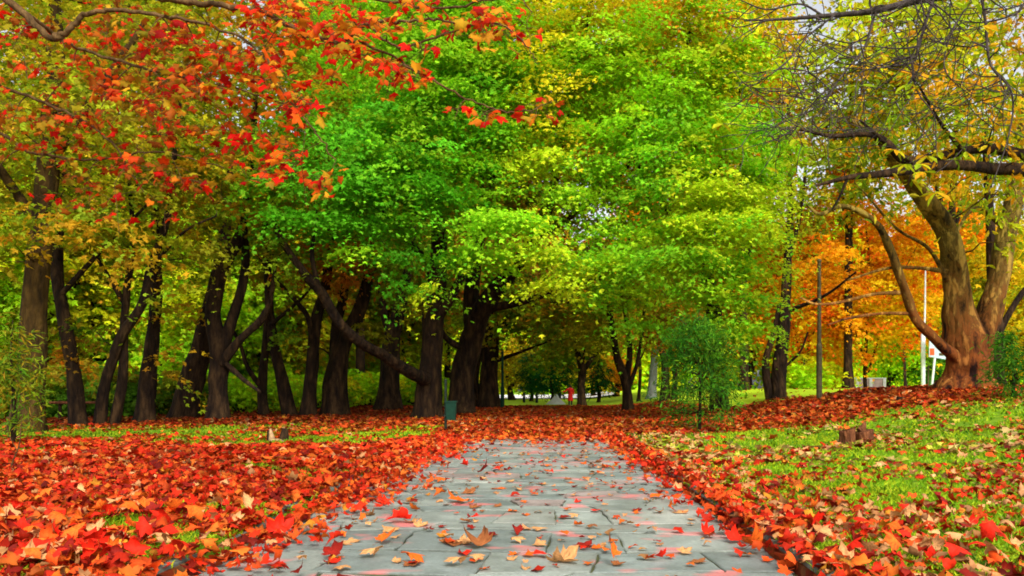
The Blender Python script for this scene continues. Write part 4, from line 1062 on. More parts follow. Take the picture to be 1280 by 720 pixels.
for i, (px, Z, k, s) in enumerate([(345, 34, 0, 1.0), (255, 36, 0, 1.1), (430, 42, 0, 1.2), (462, 44, 0, 1.1), (515, 46, 0, 1.1), (210, 30, 1, 1.0), (150, 28, 1, 1.1), (75, 27, 1, .9), (-10, 26, 1, 1.1), (400, 38, 0, 1.0), (110, 32, 1, 1.3), (555, 52, 0, 1.0), (310, 40, 0, 1.3), (375, 46, 0, 1.3), (235, 40, 0, 1.5), (165, 38, 0, 1.5), (290, 46, 0, 1.6), (345, 48, 0, 1.7), (405, 52, 0, 1.7), (445, 54, 0, 1.7), (500, 58, 0, 1.6), (110, 40, 0, 1.5), (60, 36, 0, 1.3)]):
    x = (px - VX) / F * Z
    copy_tree((sh0, sh1)[k], (x, Z, float(ground_z(x, Z)) - .03), rb.uniform(0, 6.28), s, ('bright yellow green shrub between the left trunks', 'dark green shrub between the left trunks')[k], ('understory shrubs, bright', 'understory shrubs, dark')[k])

# far-off wood that closes the view, one mass
def far_wood():
    rng = np.random.default_rng(808)
    blobs = []
    for px in np.arange(-250, 1560, 46):
        Z = rng.uniform(98, 116); h = rng.uniform(16, 27)
        x = (px - VX) / F * Z
        pal = 'dim' if px < 250 else ('olive' if px < 480 else ('yellow' if px < 760 and rng.random() < .5 else ('bush' if px < 1180 else 'oliveyellow')))
        if px > 760 and rng.random() < .35: pal = 'orange'
        g = float(ground_z(x, Z))
        blobs.append((x, Z, g + h * .62, 4.6, 3.5, h * .45, 1.0, pal)); blobs.append((x + rng.uniform(-3, 3), Z - 3, g + h * .22, 4.2, 2.5, h * .26, 1.0, 'bush' if pal != 'dim' else 'dim'))
    C, O, K = crown_sprays(blobs, rng, 9)
    V, Fc, Cc = spray_leaves(C, O, K, rng, 34, 1.5, .62, T_DIAMOND, .7, .4, .6)
    acc = Acc()
    o = obj_np('far_woods', V, Fc, M_LEAF, Cc, smooth=False)
    tag(o, 'mixed green and yellow woods closing the view beyond the road', 'woods', kind='stuff')
far_wood()

# ------------------------------------------------------------------ overhanging red maple on the left
def maple_overhang():
    rng = np.random.default_rng(909)
    base = np.array([-6.6, 4.6, float(ground_z(-6.6, 4.6)) - .05])
    root = thing('red_maple', 'red and orange maple reaching in from the upper left over the lawn', 'tree', base)
    acc = Acc(); main = []
    trunk = catmull([base, base + [.1, .1, 1.6], base + [.05, .2, 3.4], base + [.3, .2, 5.2]], 14)
    tube(acc, trunk, np.linspace(.24, .12, 14), 12, .1, .5, seed=3)
    def limb(spec, r0, r1, start=None):
        pts = [P(a, b, z) for a, b, z in spec]
        if start is not None: pts = [np.array(start)] + pts
        q = catmull(pts, len(pts) * 7); q[1:-1] += rng.normal(size=(len(q) - 2, 3)) * .006
        rr = np.linspace(r0, r1, len(q)); tube(acc, q, rr, 8, .08, seed=5); main.append((q, rr)); return q
    limb([(-90, -60, 5.4), (10, 2, 5.5), (60, 44, 5.5), (78, 44, 5.5), (96, 26, 5.5), (115, 15, 5.5), (150, 13, 5.5), (200, 20, 5.5), (240, 26, 5.4), (300, 46, 5.3)], .030, .008, trunk[8])
    limb([(60, -60, 5.6), (140, -20, 5.6), (215, 0, 5.6), (270, 6, 5.6), (330, 16, 5.5), (370, 38, 5.4), (410, 50, 5.3), (430, 50, 5.3), (460, 30, 5.2), (500, 27, 5.2), (545, 24, 5.1), (580, 30, 5)], .028, .006, trunk[10])
    limb([(330, 70, 5.2), (350, 110, 5.1), (390, 160, 5.0), (420, 200, 5.0)], .009, .004, P(300, 46, 5.3))
    limb([(470, 60, 5.2), (540, 100, 5.0), (600, 130, 4.9), (650, 140, 4.8), (690, 128, 4.8)], .010, .003, P(430, 50, 5.3))
    limb([(500, 60, 5.2), (560, 40, 5.1), (620, 30, 5), (660, 60, 4.9), (672, 80, 4.9)], .009, .003, P(460, 30, 5.2))
    limb([(-120, 60, 6.4), (-20, 100, 6.4), (60, 130, 6.4), (130, 170, 6.3), (180, 240, 6.2)], .022, .004, trunk[7])
    limb([(-60, 160, 7), (40, 190, 7), (120, 200, 7), (200, 190, 6.9), (280, 210, 6.8)], .018, .004, trunk[6])
    limb([(100, 60, 6), (200, 90, 6), (290, 110, 5.9), (360, 130, 5.8)], .016, .004, P(20, 10, 5.5))
    limb([(300, -30, 6), (400, -10, 6), (480, 0, 5.9), (560, 10, 5.8), (640, -5, 5.6), (665, 15, 5.5)], .018, .004, trunk[11])
    Pn = np.concatenate([m[0][3:] for m in main]); Rn = np.concatenate([m[1][3:] for m in main])
    # where the leaves hang, in columns and rows of the view at some depth: (px, py, sx, sy, n, Z, palette)
    RED = np.array([(.85, .012, .004), (.85, .03, .005), (.85, .07, .006), (.5, .008, .004)]); ORG = np.array([(.88, .24, .010), (.9, .14, .008), (.88, .38, .015), (.62, .36, .015)]); OLV = np.array([(.46, .28, .010), (.56, .15, .008), (.38, .32, .010), (.72, .07, .006), (.40, .10, .008)])
    G = [(120, 90, 130, 65, 520, 6.3, 'mix'), (60, 60, 110, 60, 160, 6.5, 'olv'), (60, 210, 90, 60, 90, 6.8, 'olv'), (230, 80, 80, 70, 380, 5.7, 'mix'), (340, 60, 70, 60, 300, 5.4, 'hot'), (420, 30, 70, 35, 170, 5.3, 'hot'), (200, 200, 70, 50, 170, 6.2, 'mix'),
         (320, 170, 50, 50, 110, 5.6, 'hot'), (470, 75, 45, 28, 70, 5.2, 'hot'), (500, 100, 28, 14, 50, 5.1, 'hot'), (545, 20, 45, 22, 70, 5.2, 'hot'), (585, 152, 16, 10, 18, 4.9, 'hot'), (665, 140, 18, 14, 14, 4.8, 'one'), (650, 30, 18, 20, 22, 5.2, 'hot'), (665, 75, 12, 6, 4, 4.9, 'one'),
         (400, 120, 25, 16, 22, 5.1, 'hot'), (350, 190, 22, 26, 44, 5.4, 'hot'), (405, 238, 18, 13, 24, 5.0, 'hot'), (335, 215, 14, 14, 10, 5.4, 'hot'), (180, 290, 26, 12, 10, 6.2, 'red'), (40, 240, 22, 8, 8, 6.5, 'red'), (120, 265, 30, 25, 14, 6.5, 'olv'), (90, 160, 90, 60, 190, 6.7, 'olv'), (610, 50, 30, 28, 40, 5.1, 'hot')]
    Lp, LN, LA, LS, LC = [], [], [], [], []
    for (px, py, sx, sy, n, Z, pal) in G:
        made = 0
        while made < n:
            k = int(min(n - made, rng.integers(3, 8)))
            q = P(px + np.clip(rng.normal(), -1.7, 1.7) * sx * .75, py + np.clip(rng.normal(), -1.7, 1.7) * sy * .75, Z + rng.normal() * .35)
            d = np.linalg.norm(Pn - q, axis=1) + np.maximum(0, q[2] - Pn[:, 2]) * .6; i = int(np.argmin(d)); p0 = Pn[i]
            L = np.linalg.norm(q - p0)
            tw = catmull([p0, p0 * .55 + q * .45 + [0, 0, .10 * L] + rng.normal(size=3) * .05 * L, q], 7)
            rr = np.linspace(min(Rn[i] * .6, .006 + .003 * L), .0018, 7); tube(acc, tw, rr, 5)
            Pn = np.vstack([Pn, tw[2:]]); Rn = np.concatenate([Rn, rr[2:]])
            for j in range(k):
                s = rng.uniform(.45, 1.0); a = tw[min(6, int(s * 6))]
                out = rng.normal(size=3) * [1, .8, .35]; out /= np.linalg.norm(out)
                tipd = a + out * rng.uniform(.04, .10)
                tube(acc, np.array([a, (a + tipd) / 2 + [0, 0, .008], tipd]), np.array([.0016, .0013, .001]), 4)
                Lp.append(tipd); A = out * [.9, .9, .4] + [0, 0, -rng.uniform(.2, 1.8)]; LA.append(A)
                nn = np.array([rng.normal() * .5, -rng.uniform(0, 1.0), .8]) + rng.normal(size=3) * .35; LN.append(nn)
                LS.append(rng.uniform(.075, .16) * (1 if Z < 6 else .95))
                h = rng.random()
                P_ = {'hot': RED if h < .45 else ORG, 'mix': RED if h < .26 else (ORG if h < .40 else OLV), 'olv': OLV if h < .8 else RED, 'red': RED, 'one': RED if h < .5 else ORG}[pal]
                LC.append(P_[rng.integers(len(P_))] * rng.uniform(.55, 1.05))
            made += k
    Lp, LN, LA, LS, LC = map(np.array, (Lp, LN, LA, LS, LC))
    acc.build('trunk', M_BARK_TWIG, root, base, colors=False)
    VV, F3, F4, CC = [], [], [], []; off = 0; pick = rng.integers(0, 14, len(Lp))
    for t in range(14):
        TV, TF, sh = T_HI[t]; k = np.where(pick == t)[0]
        if not len(k): continue
        X, Y, Zv = rot_frames(LN[k], LA[k])
        tv = TV.copy(); tv[:, 1] += .05
        V = Lp[k][:, None] + LS[k][:, None, None] * (tv[None, :, 0, None] * X[:, None] + tv[None, :, 1, None] * Y[:, None] - tv[None, :, 2, None] * .7 * Zv[:, None])
        o = (np.arange(len(k)) * len(TV))[:, None, None] + off
        for f in TF: (F3 if f.shape[1] == 3 else F4).append((f[None] + o).reshape(-1, f.shape[1]))
        VV.append(V.reshape(-1, 3)); CC.append((LC[k][:, None] * sh[None, :, None]).reshape(-1, 3)); off += len(k) * len(TV)
    obj_np('crown', np.concatenate(VV), [np.concatenate(F3), np.concatenate(F4)], M_LEAF, np.concatenate(CC), root, base)
maple_overhang()

# ------------------------------------------------------------------ bare drooping chestnut branches, upper right
def chestnut_overhang():
    rng = np.random.default_rng(919)
    base = np.array([8.6, 8.2, float(ground_z(8.6, 8.2)) - .05])
    root = thing('chestnut_tree', 'nearly bare chestnut with thin drooping twigs reaching in from the upper right', 'tree', base)
    acc = Acc(); main = []
    trunk = catmull([base, base + [-.1, .1, 2], base + [.05, .1, 4.2], base + [-.2, .2, 6.5]], 14)
    tube(acc, trunk, np.linspace(.30, .14, 14), 12, .1, .5, seed=9)
    def limb(spec, r0, r1, start=None):
        pts = [P(a, b, z) for a, b, z in spec]
        if start is not None: pts = [np.array(start)] + pts
        q = catmull(pts, len(pts) * 6); rr = np.linspace(r0, r1, len(q)); tube(acc, q, rr, 7, .06, seed=5); main.append((q, rr)); return q
    limb([(1330, -80, 8.4), (1240, -20, 8.4), (1168, -4, 8.3), (1140, 2, 8.2), (1090, 14, 8.1), (1030, 20, 8), (975, 24, 8), (930, 26, 8)], .07, .006, trunk[9])
    limb([(1158, 25, 8.2), (1148, 60, 8.1), (1140, 78, 8.1), (1105, 84, 8), (1075, 92, 7.9), (1068, 130, 7.8)], .018, .004, P(1168, -4, 8.3))
    limb([(1142, 100, 8), (1150, 120, 8), (1168, 145, 7.9), (1170, 180, 7.9), (1172, 195, 7.8)], .010, .003, P(1140, 78, 8.1))
    limb([(1080, 60, 8), (1060, 85, 7.9), (1045, 105, 7.8), (1030, 128, 7.7), (1000, 145, 7.7), (970, 155, 7.6)], .012, .003, P(1095, 14, 8.1))
    limb([(1010, 45, 8), (990, 70, 7.9), (975, 85, 7.8), (950, 100, 7.8), (920, 104, 7.8)], .010, .003, P(1045, 18, 8))
    limb([(1226, -20, 8.2), (1232, 30, 8.1), (1238, 80, 8), (1262, 110, 7.9), (1266, 140, 7.9), (1258, 180, 7.8), (1246, 215, 7.7), (1236, 240, 7.7)], .018, .003, P(1240, -20, 8.4))
    limb([(1280, 5, 8.3), (1262, 20, 8.2), (1230, 28, 8.2), (1200, 30, 8.1), (1180, 60, 8)], .015, .003, P(1330, -80, 8.4))
    limb([(1000, 5, 8.2), (960, 12, 8.1), (930, 2, 8), (905, -10, 8)], .012, .004, P(1030, 20, 8))
    limb([(1010, 90, 7.8), (1035, 110, 7.8), (1050, 125, 7.7), (1040, 145, 7.7), (1005, 160, 7.6), (960, 160, 7.6)], .007, .002, P(975, 85, 7.8))
    limb([(1190, 40, 8), (1180, 80, 8), (1190, 100, 7.9), (1215, 120, 7.9)], .010, .003, P(1226, -20, 8.2))
    Pn = np.concatenate([m[0][4:] for m in main]); Rn = np.concatenate([m[1][4:] for m in main])
    tips = []
    made = 0
    while made < 430:
        j = int(rng.integers(0, len(Pn))); p0 = Pn[j]
        px0 = VX + p0[0] / p0[1] * F; py0 = HY - (p0[2] - EYE) / p0[1] * F
        if not (925 < px0 < 1290 and -40 < py0 < 190): continue
        d = np.array([rng.normal() * .75 - .45, rng.normal() * .5, rng.normal() * .55 - .30]); d /= np.linalg.norm(d)
        L = rng.uniform(.22, .85) * (1 if made < 160 else .7)
        q = p0 + d * L; px1 = VX + q[0] / q[1] * F; py1 = HY - (q[2] - EYE) / q[1] * F
        if px1 < 900 or py1 > 235 + .1 * (px1 - 1000): continue
        k1 = p0 + d * L * .35 + rng.normal(size=3) * .04 * L; k2 = p0 + d * L * .7 + rng.normal(size=3) * .06 * L + np.array([0, 0, .05 * L])
        tw = catmull([p0, k1, k2, q + np.array([0, 0, .10 * L])], 8); rr = np.linspace(min(max(Rn[j] * .75, .004), .011), .0036, 8)
        tube(acc, tw, rr, 5); Pn = np.vstack([Pn, tw[3:]]); Rn = np.concatenate([Rn, rr[3:]]); tips.append(tw[-1]); made += 1
    acc.build('trunk', M_BARK_GREY, root, base, colors=False)
    tips = np.array(tips)
    # five to seven leaflets fan out of each point
    Pp, N, A, S, C = [], [], [], [], []
    extra = np.array([P(px, py, 7.8 + rng.normal() * .3) for px, py in ((1150, 205), (1155, 215), (1160, 195), (1132, 205), (1170, 240), (1140, 225), (1172, 190))])
    sel = np.vstack([tips[rng.random(len(tips)) < .10], extra])
    for t in sel:
        n = rng.integers(2, 7)
        for k in range(n):
            a = rng.uniform(0, 2 * PI); Pp.append(t); A.append((math.cos(a), math.sin(a), -rng.uniform(.2, 1.0))); N.append((math.cos(a) * .4 + rng.normal() * .3, math.sin(a) * .4 - .3, .8)); S.append(rng.uniform(.10, .20))
            C.append(PAL['chestnut'][rng.integers(5)] * rng.uniform(.8, 1.15))
    V, Fc, Cc = leaf_mesh(T_LONG, *map(np.array, (Pp, N, A, S, C)))
    obj_np('crown', V, Fc, M_LEAF, Cc, root, base, smooth=False)
chestnut_overhang()

# ------------------------------------------------------------------ small things
def lathe(acc, prof, ctr, n=20, c=None):
    a = np.linspace(0, 2 * PI, n, endpoint=False); m = len(prof)
    V = np.array([(ctr[0] + r * np.cos(t), ctr[1] + r * np.sin(t), ctr[2] + z) for r, z in prof for t in a])
    i = np.arange(m - 1)[:, None] * n; j = np.arange(n)[None]; k = (j + 1) % n
    acc.add(V, np.stack([i + j, i + k, i + n + k, i + n + j], -1).reshape(-1, 4), c)

def bin_on_post():
    x, y = path_xy(557, 541); x, y = (557 - VX) / F * 18.4, 18.4
    z = float(ground_z(x, y))
    root = thing('litter_bin', 'green litter bin fixed to a thin post at the end of the paving', 'bin', (x, y, z - .02))
    a = Acc(); tube(a, np.array([(0, 0, 0), (0, 0, .6), (0, 0, 1.24)]), np.array([.032, .032, .032]), 10); a.build('post', M_DARKPOST, root, colors=False)
    a = Acc(); w0, w1, d = .10, .125, .09
    z0, z1 = .30, .72; cx = .13
    V = [(cx - w0, -d, z0), (cx + w0, -d, z0), (cx + w0, d, z0), (cx - w0, d, z0), (cx - w1, -d * 1.15, z1), (cx + w1, -d * 1.15, z1), (cx + w1, d * 1.15, z1), (cx - w1, d * 1.15, z1)]
    Vi = [(cx + (v[0] - cx) * .9, v[1] * .88, v[2] + .02 if v[2] < .5 else v[2]) for v in V]
    a.add(V + Vi, [(0, 3, 2, 1), (0, 1, 5, 4), (1, 2, 6, 5), (2, 3, 7, 6), (3, 0, 4, 7), (8, 9, 10, 11), (9, 8, 12, 13), (10, 9, 13, 14), (11, 10, 14, 15), (8, 11, 15, 12), (4, 5, 13, 12), (5, 6, 14, 13), (6, 7, 15, 14), (7, 4, 12, 15)])
    b = a.build('bucket', M_GREENPAINT, root, smooth=False, colors=False)
    a = Acc(); box(a, (cx - .14, -.118, .70), (cx + .14, -.104, .735)); box(a, (cx - .14, .104, .70), (cx + .14, .118, .735)); box(a, (cx - .14, -.104, .70), (cx - .127, .104, .735)); box(a, (cx + .127, -.104, .70), (cx + .14, .104, .735))
    a.build('rim', M_GREENPAINT, b, smooth=False, colors=False)
    a = Acc(); box(a, (-.036, -.05, .60), (.02, .05, .64)); box(a, (-.036, -.05, .38), (.03, .05, .42)); a.build('bracket', M_DARKPOST, root, smooth=False, colors=False)
bin_on_post()

def lamp_pole(px, Z, top, w, mat, label, headtype=0):
    x = (px - VX) / F * Z; z = float(ground_z(x, Z)); H = P(px, top, Z)[2] - z; r = w / 2 * Z / F
    root = thing('lamp_pole', label, 'pole', (x, Z, z - .04))
    a = Acc(); tube(a, np.array([(0, 0, 0), (0, 0, H * .39), (0, 0, H * .4), (0, 0, H * .41)]), np.array([r, r, r, r * .8]), 12); a.build('base_section', mat, root, colors=False)
    a = Acc(); tube(a, np.array([(0, 0, H * .40), (0, 0, H * .7), (0, 0, H)]), np.array([r * .72, r * .66, r * .6]), 10); a.build('shaft', mat, root, colors=False)
    a = Acc(); lathe(a, [(0, r * .9), (r * .5, r * .8), (r * .75, r * .3), (r * .75, -r * .4), (0, -r * .4)], (0, 0, H), 12); a.build('cap', mat, root, colors=False)
    return root
lamp_pole(1024, 25, 325, 7, M_LAMPPOST, 'tall plain grey green lamp pole on the right lawn')
lamp_pole(628, 38, 440, 5, M_GREENPAINT, 'slim green lamp pole right of the sturdy flared trunk')
lamp_pole(528, 60, 480, 5, M_GREENPAINT, 'short green post seen between the trunks left of the path')

def sign_group():
    Z = 31
    x = (1154 - VX) / F * Z; z = float(ground_z(x, Z))
    root = thing('flag_pole', 'tall white pole left of the small sign near the plane tree', 'pole', (x, Z, z - .05))
    a = Acc(); tube(a, np.array([(0, 0, 0), (0, 0, 1.2), (0, 0, 2.2), (0, 0, 2.22)]), np.array([.08, .08, .08, .04]), 12); a.build('sleeve', M_WHITE, root, colors=False)
    a = Acc(); tube(a, np.array([(.05, 0, 2.2), (.07, 0, 3.4), (.09, 0, 4.8)]), np.array([.035, .032, .025]), 10); a.build('mast', M_WHITE, root, colors=False)
    x2 = (1158 - VX) / F * Z; z2 = float(ground_z(x2, Z))
    root = thing('road_sign', 'small pale sign panel with an orange patch on a slanting white post', 'sign', (x2, Z - .4, z2 - .05))
    a = Acc(); tube(a, np.array([(0, 0, 0), (.10, 0, 1.0), (.21, 0, 2.05)]), np.array([.045, .045, .045]), 10); a.build('post', M_WHITE, root, colors=False)
    a = Acc(); 
    V = [(-.12, -.06, 1.30), (.52, -.06, 1.20), (.55, -.06, 1.62), (.02, -.06, 2.22), (-.10, -.06, 2.22)]
    Vb = [(v[0], -.03, v[2]) for v in V]
    a.add(V + Vb, [(0, 1, 6, 5), (1, 2, 7, 6), (2, 3, 8, 7), (3, 4, 9, 8), (4, 0, 5, 9)])
    a.F[3].append(np.array([(0, 2, 1), (0, 3, 2), (0, 4, 3), (5, 6, 7), (5, 7, 8), (5, 8, 9)]))
    pn = a.build('panel', M_SIGNBACK, root, smooth=False, colors=False)
    a = Acc(); box(a, (-.09, -.068, 1.36), (.08, -.063, 1.62)); a.build('emblem', M_ORANGE, pn, smooth=False, colors=False)
    a = Acc(); box(a, (.26, -.068, 1.34), (.44, -.063, 1.44)); a.build('marking', M_LAMPPOST, pn, smooth=False, colors=False)
    x3 = (1165 - VX) / F * Z; z3 = float(ground_z(x3, Z))
    root = thing('steel_post', 'short thin grey post right of the small sign', 'post', (x3, Z + .3, z3 - .05))
    a = Acc(); tube(a, np.array([(0, 0, 0), (0, 0, .5), (0, 0, .95)]), np.array([.035, .035, .03]), 8); a.build('shaft', M_LAMPPOST, root, colors=False)
    a = Acc(); lathe(a, [(0, .03), (.03, .02), (.042, -.02), (0, -.02)], (0, 0, .96), 10); a.build('cap', M_LAMPPOST, root, colors=False)
    for k, (dx, s, lab) in enumerate(((.12, .20, 'low white stone at the foot of the tall white pole'), (.42, .27, 'larger white stone right of the tall white pole'))):
        bm = bmesh.new(); bmesh.ops.create_icosphere(bm, subdivisions=3, radius=1)
        for v in bm.verts:
            n = fbm(v.co.x * 1.5 + k * 9 + 20, v.co.y * 1.5 + v.co.z + 20); v.co *= .8 + .5 * float(n); v.co.z *= .5; v.co.x *= 1.3
        me = bpy.data.meshes.new('boulder'); bm.to_mesh(me); bm.free(); me.materials.append(M_STONE)
        o = bpy.data.objects.new('boulder', me); link(o); o.scale = (s, s, s); o.location = (x + dx, Z - .9, float(ground_z(x + dx, Z - .9)) + .02); tag(o, lab, 'stone')
sign_group()

def far_wall():
    Z = 62; x0, x1 = (1052 - VX) / F * Z, (1106 - VX) / F * Z
    z = float(ground_z((x0 + x1) / 2, Z)) - .05
    root = thing('garden_wall', 'low pinkish grey wall on the far lawn at the right', 'wall', ((x0 + x1) / 2, Z, z))
    h = (x1 - x0) / 2
    a = Acc(); box(a, (-h, -.12, 0), (h, .12, .82)); a.build('panel', M_WALL, root, smooth=False, colors=False)
    a = Acc(); box(a, (-h - .05, -.17, .823), (h + .05, .17, .90)); a.build('coping', M_STONE, root, smooth=False, colors=False)
    for k in range(4):
        a = Acc(); px = -h + .1 + k * (2 * h - .2) / 3; box(a, (px - .12, -.19, 0), (px + .12, -.122, .82)); a.build('pier', M_STONE, root, smooth=False, colors=False)
far_wall()

def stump_right():
    x, y = (1060 - VX) / F * 12.9, 12.9; z = float(ground_z(x, y))
    root = thing('tree_stump', 'low sawn brown stump in two pieces on the right lawn', 'stump', (x, y, z - .03))
    for k, (cx, w, h, yy) in enumerate(((0.0, .125, .26, 0), (.28, .145, .24, .05))):
        a = Acc(); n = 22; t = np.linspace(0, 2 * PI, n, endpoint=False)
        rr = w * (1 + .12 * np.sin(3 * t + k) + .06 * np.sin(7 * t))
        prof = [(1.12, 0), (1.0, .08), (.97, h * .8), (1.0, h), (.9, h + .012)]
        V = np.array([(cx + m * r * np.cos(q), yy + m * r * np.sin(q), zz + (.03 * np.cos(q) if zz > .1 else 0)) for m, zz in prof for r, q in zip(rr, t)])
        i = np.arange(4)[:, None] * n; j = np.arange(n)[None]; kk = (j + 1) % n
        a.add(V, np.stack([i + j, i + kk, i + n + kk, i + n + j], -1).reshape(-1, 4))
        b = a.build('stem', M_WOODDARK, root, colors=False)
        a = Acc(); Vt = np.array([(cx + .9 * r * np.cos(q), yy + .9 * r * np.sin(q), h + .013 + .03 * np.cos(q)) for r, q in zip(rr, t)] + [(cx, yy, h + .015)])
        a.add(Vt, np.stack([np.arange(n), (np.arange(n) + 1) % n, np.full(n, n)], -1)); a.build('cut_face', M_WOODDARK, b, colors=False)
    a = Acc()
    pts = [(.20, .05, .24), (.26, .06, .29), (.29, .06, .36), (.30, .06, .40)]
    tube(a, np.array(pts), np.array([.07, .06, .03, .012]), 8, .2); a.build('splinter', M_WOODDARK, root, colors=False)
    put_leaf(x - .02, y - .02, z + .25, 'orange', 3, .26, .4, 'orange leaf lying on top of the sawn brown stump', None, .1, .1)
stump_right()

def stump_left():
    x, y = (343 - VX) / F * 14.4, 14.4; z = float(ground_z(x, y))
    root = thing('split_stump', 'splintered little stump with a pale wood sliver in the left leaf carpet', 'stump', (x, y, z - .03))
    a = Acc(); tube(a, np.array([(-.02, 0, 0), (-.04, 0, .12), (-.07, 0, .27)]), np.array([.075, .05, .018]), 7, .25, seed=2); a.build('splinter', M_WOODCUT, root, colors=False)
    a = Acc(); tube(a, np.array([(-.10, .05, 0), (-.10, .05, .14), (-.13, .05, .24)]), np.array([.06, .05, .02]), 7, .25, seed=4); a.build('bark_piece', M_BARK, root, colors=False)
    a = Acc(); tube(a, np.array([(.16, .02, 0), (.17, .02, .15), (.18, .02, .27)]), np.array([.09, .075, .045]), 8, .25, seed=6); a.build('stem', M_BARK, root, colors=False)
    a = Acc(); tube(a, np.array([(-.02, -.1, .05), (.12, -.14, .06), (.26, -.2, .05)]), np.array([.04, .035, .015]), 7, .2, seed=8); a.build('root', M_WOODCUT, root, colors=False)
stump_left()

x, y = (1126 - VX) / F * 19.5, 19.5
root = thing('root_stub', 'tiny dark stub poking out of the leaves before the plane tree', 'stump', (x, y, float(ground_z(x, y)) - .03))
a = Acc(); tube(a, np.array([(0, 0, 0), (0, 0, .08), (.01, 0, .17)]), np.array([.13, .10, .085]), 10, .2, seed=3); a.build('stem', M_BARK, root, colors=False)

def rail():
    Z = 25; x0, x1 = (62 - VX) / F * Z, (134 - VX) / F * Z; z = float(ground_z(x0, Z))
    root = thing('wooden_rail', 'pale wooden rail half hidden behind the left trunks', 'rail', ((x0 + x1) / 2, Z, z - .04)); h = (x1 - x0) / 2
    a = Acc(); tube(a, np.array([(-h, 0, .62), (0, .01, .615), (h, 0, .63)]), np.array([.045, .045, .04]), 9, .1); a.build('beam', M_WOODDARK, root, colors=False)
    for s in (-.7, .7):
        a = Acc(); tube(a, np.array([(s * h, 0.09, 0), (s * h, 0.09, .4), (s * h, 0.09, .70)]), np.array([.05, .05, .045]), 8, .1); a.build('post', M_BARK, root, colors=False)
rail()

# white heap on the far lawn and its small posts
def heap():
    Z = 52; x = (695 - VX) / F * Z; z = float(ground_z(x, Z))
    bm = bmesh.new(); bmesh.ops.create_grid(bm, x_segments=26, y_segments=26, size=1)
    for v in bm.verts:
        r = math.hypot(v.co.x, v.co.y); n = float(fbm(v.co.x * 2.5 + 9, v.co.y * 2.5 + 5))
        v.co.z = max(0, 1 - r) ** .85 * (.75 + .5 * n) - .06
    me = bpy.data.meshes.new('white_mound'); bm.to_mesh(me); bm.free(); me.materials.append(M_WHITE)
    for p in me.polygons: p.use_smooth = True
    o = bpy.data.objects.new('white_mound', me); link(o); o.location = (x, Z, z); o.scale = (.68, .6, .62)
    tag(o, 'small white heap on the far lawn at the end of the path', 'heap')
heap()
for i, (px, Z, lab) in enumerate(((700, 58, 'dark stubby bollard right of the white heap'), (671, 57, 'dark stubby bollard left of the white heap'), (655, 59, 'dark bollard near the left pine on the far lawn'))):
    x = (px - VX) / F * Z; z = float(ground_z(x, Z))
    root = thing('bollard', lab, 'bollard', (x, Z, z - .04))
    a = Acc(); tube(a, np.array([(0, 0, 0), (0, 0, .3), (0, 0, .62)]), np.array([.11, .10, .09]), 10); a.build('shaft', M_DARKPOST, root, colors=False)
    a = Acc(); lathe(a, [(0, .12), (.07, .09), (.12, .02), (.12, -.03), (0, -.03)], (0, 0, .64), 12); a.build('cap', M_DARKPOST, root, colors=False)

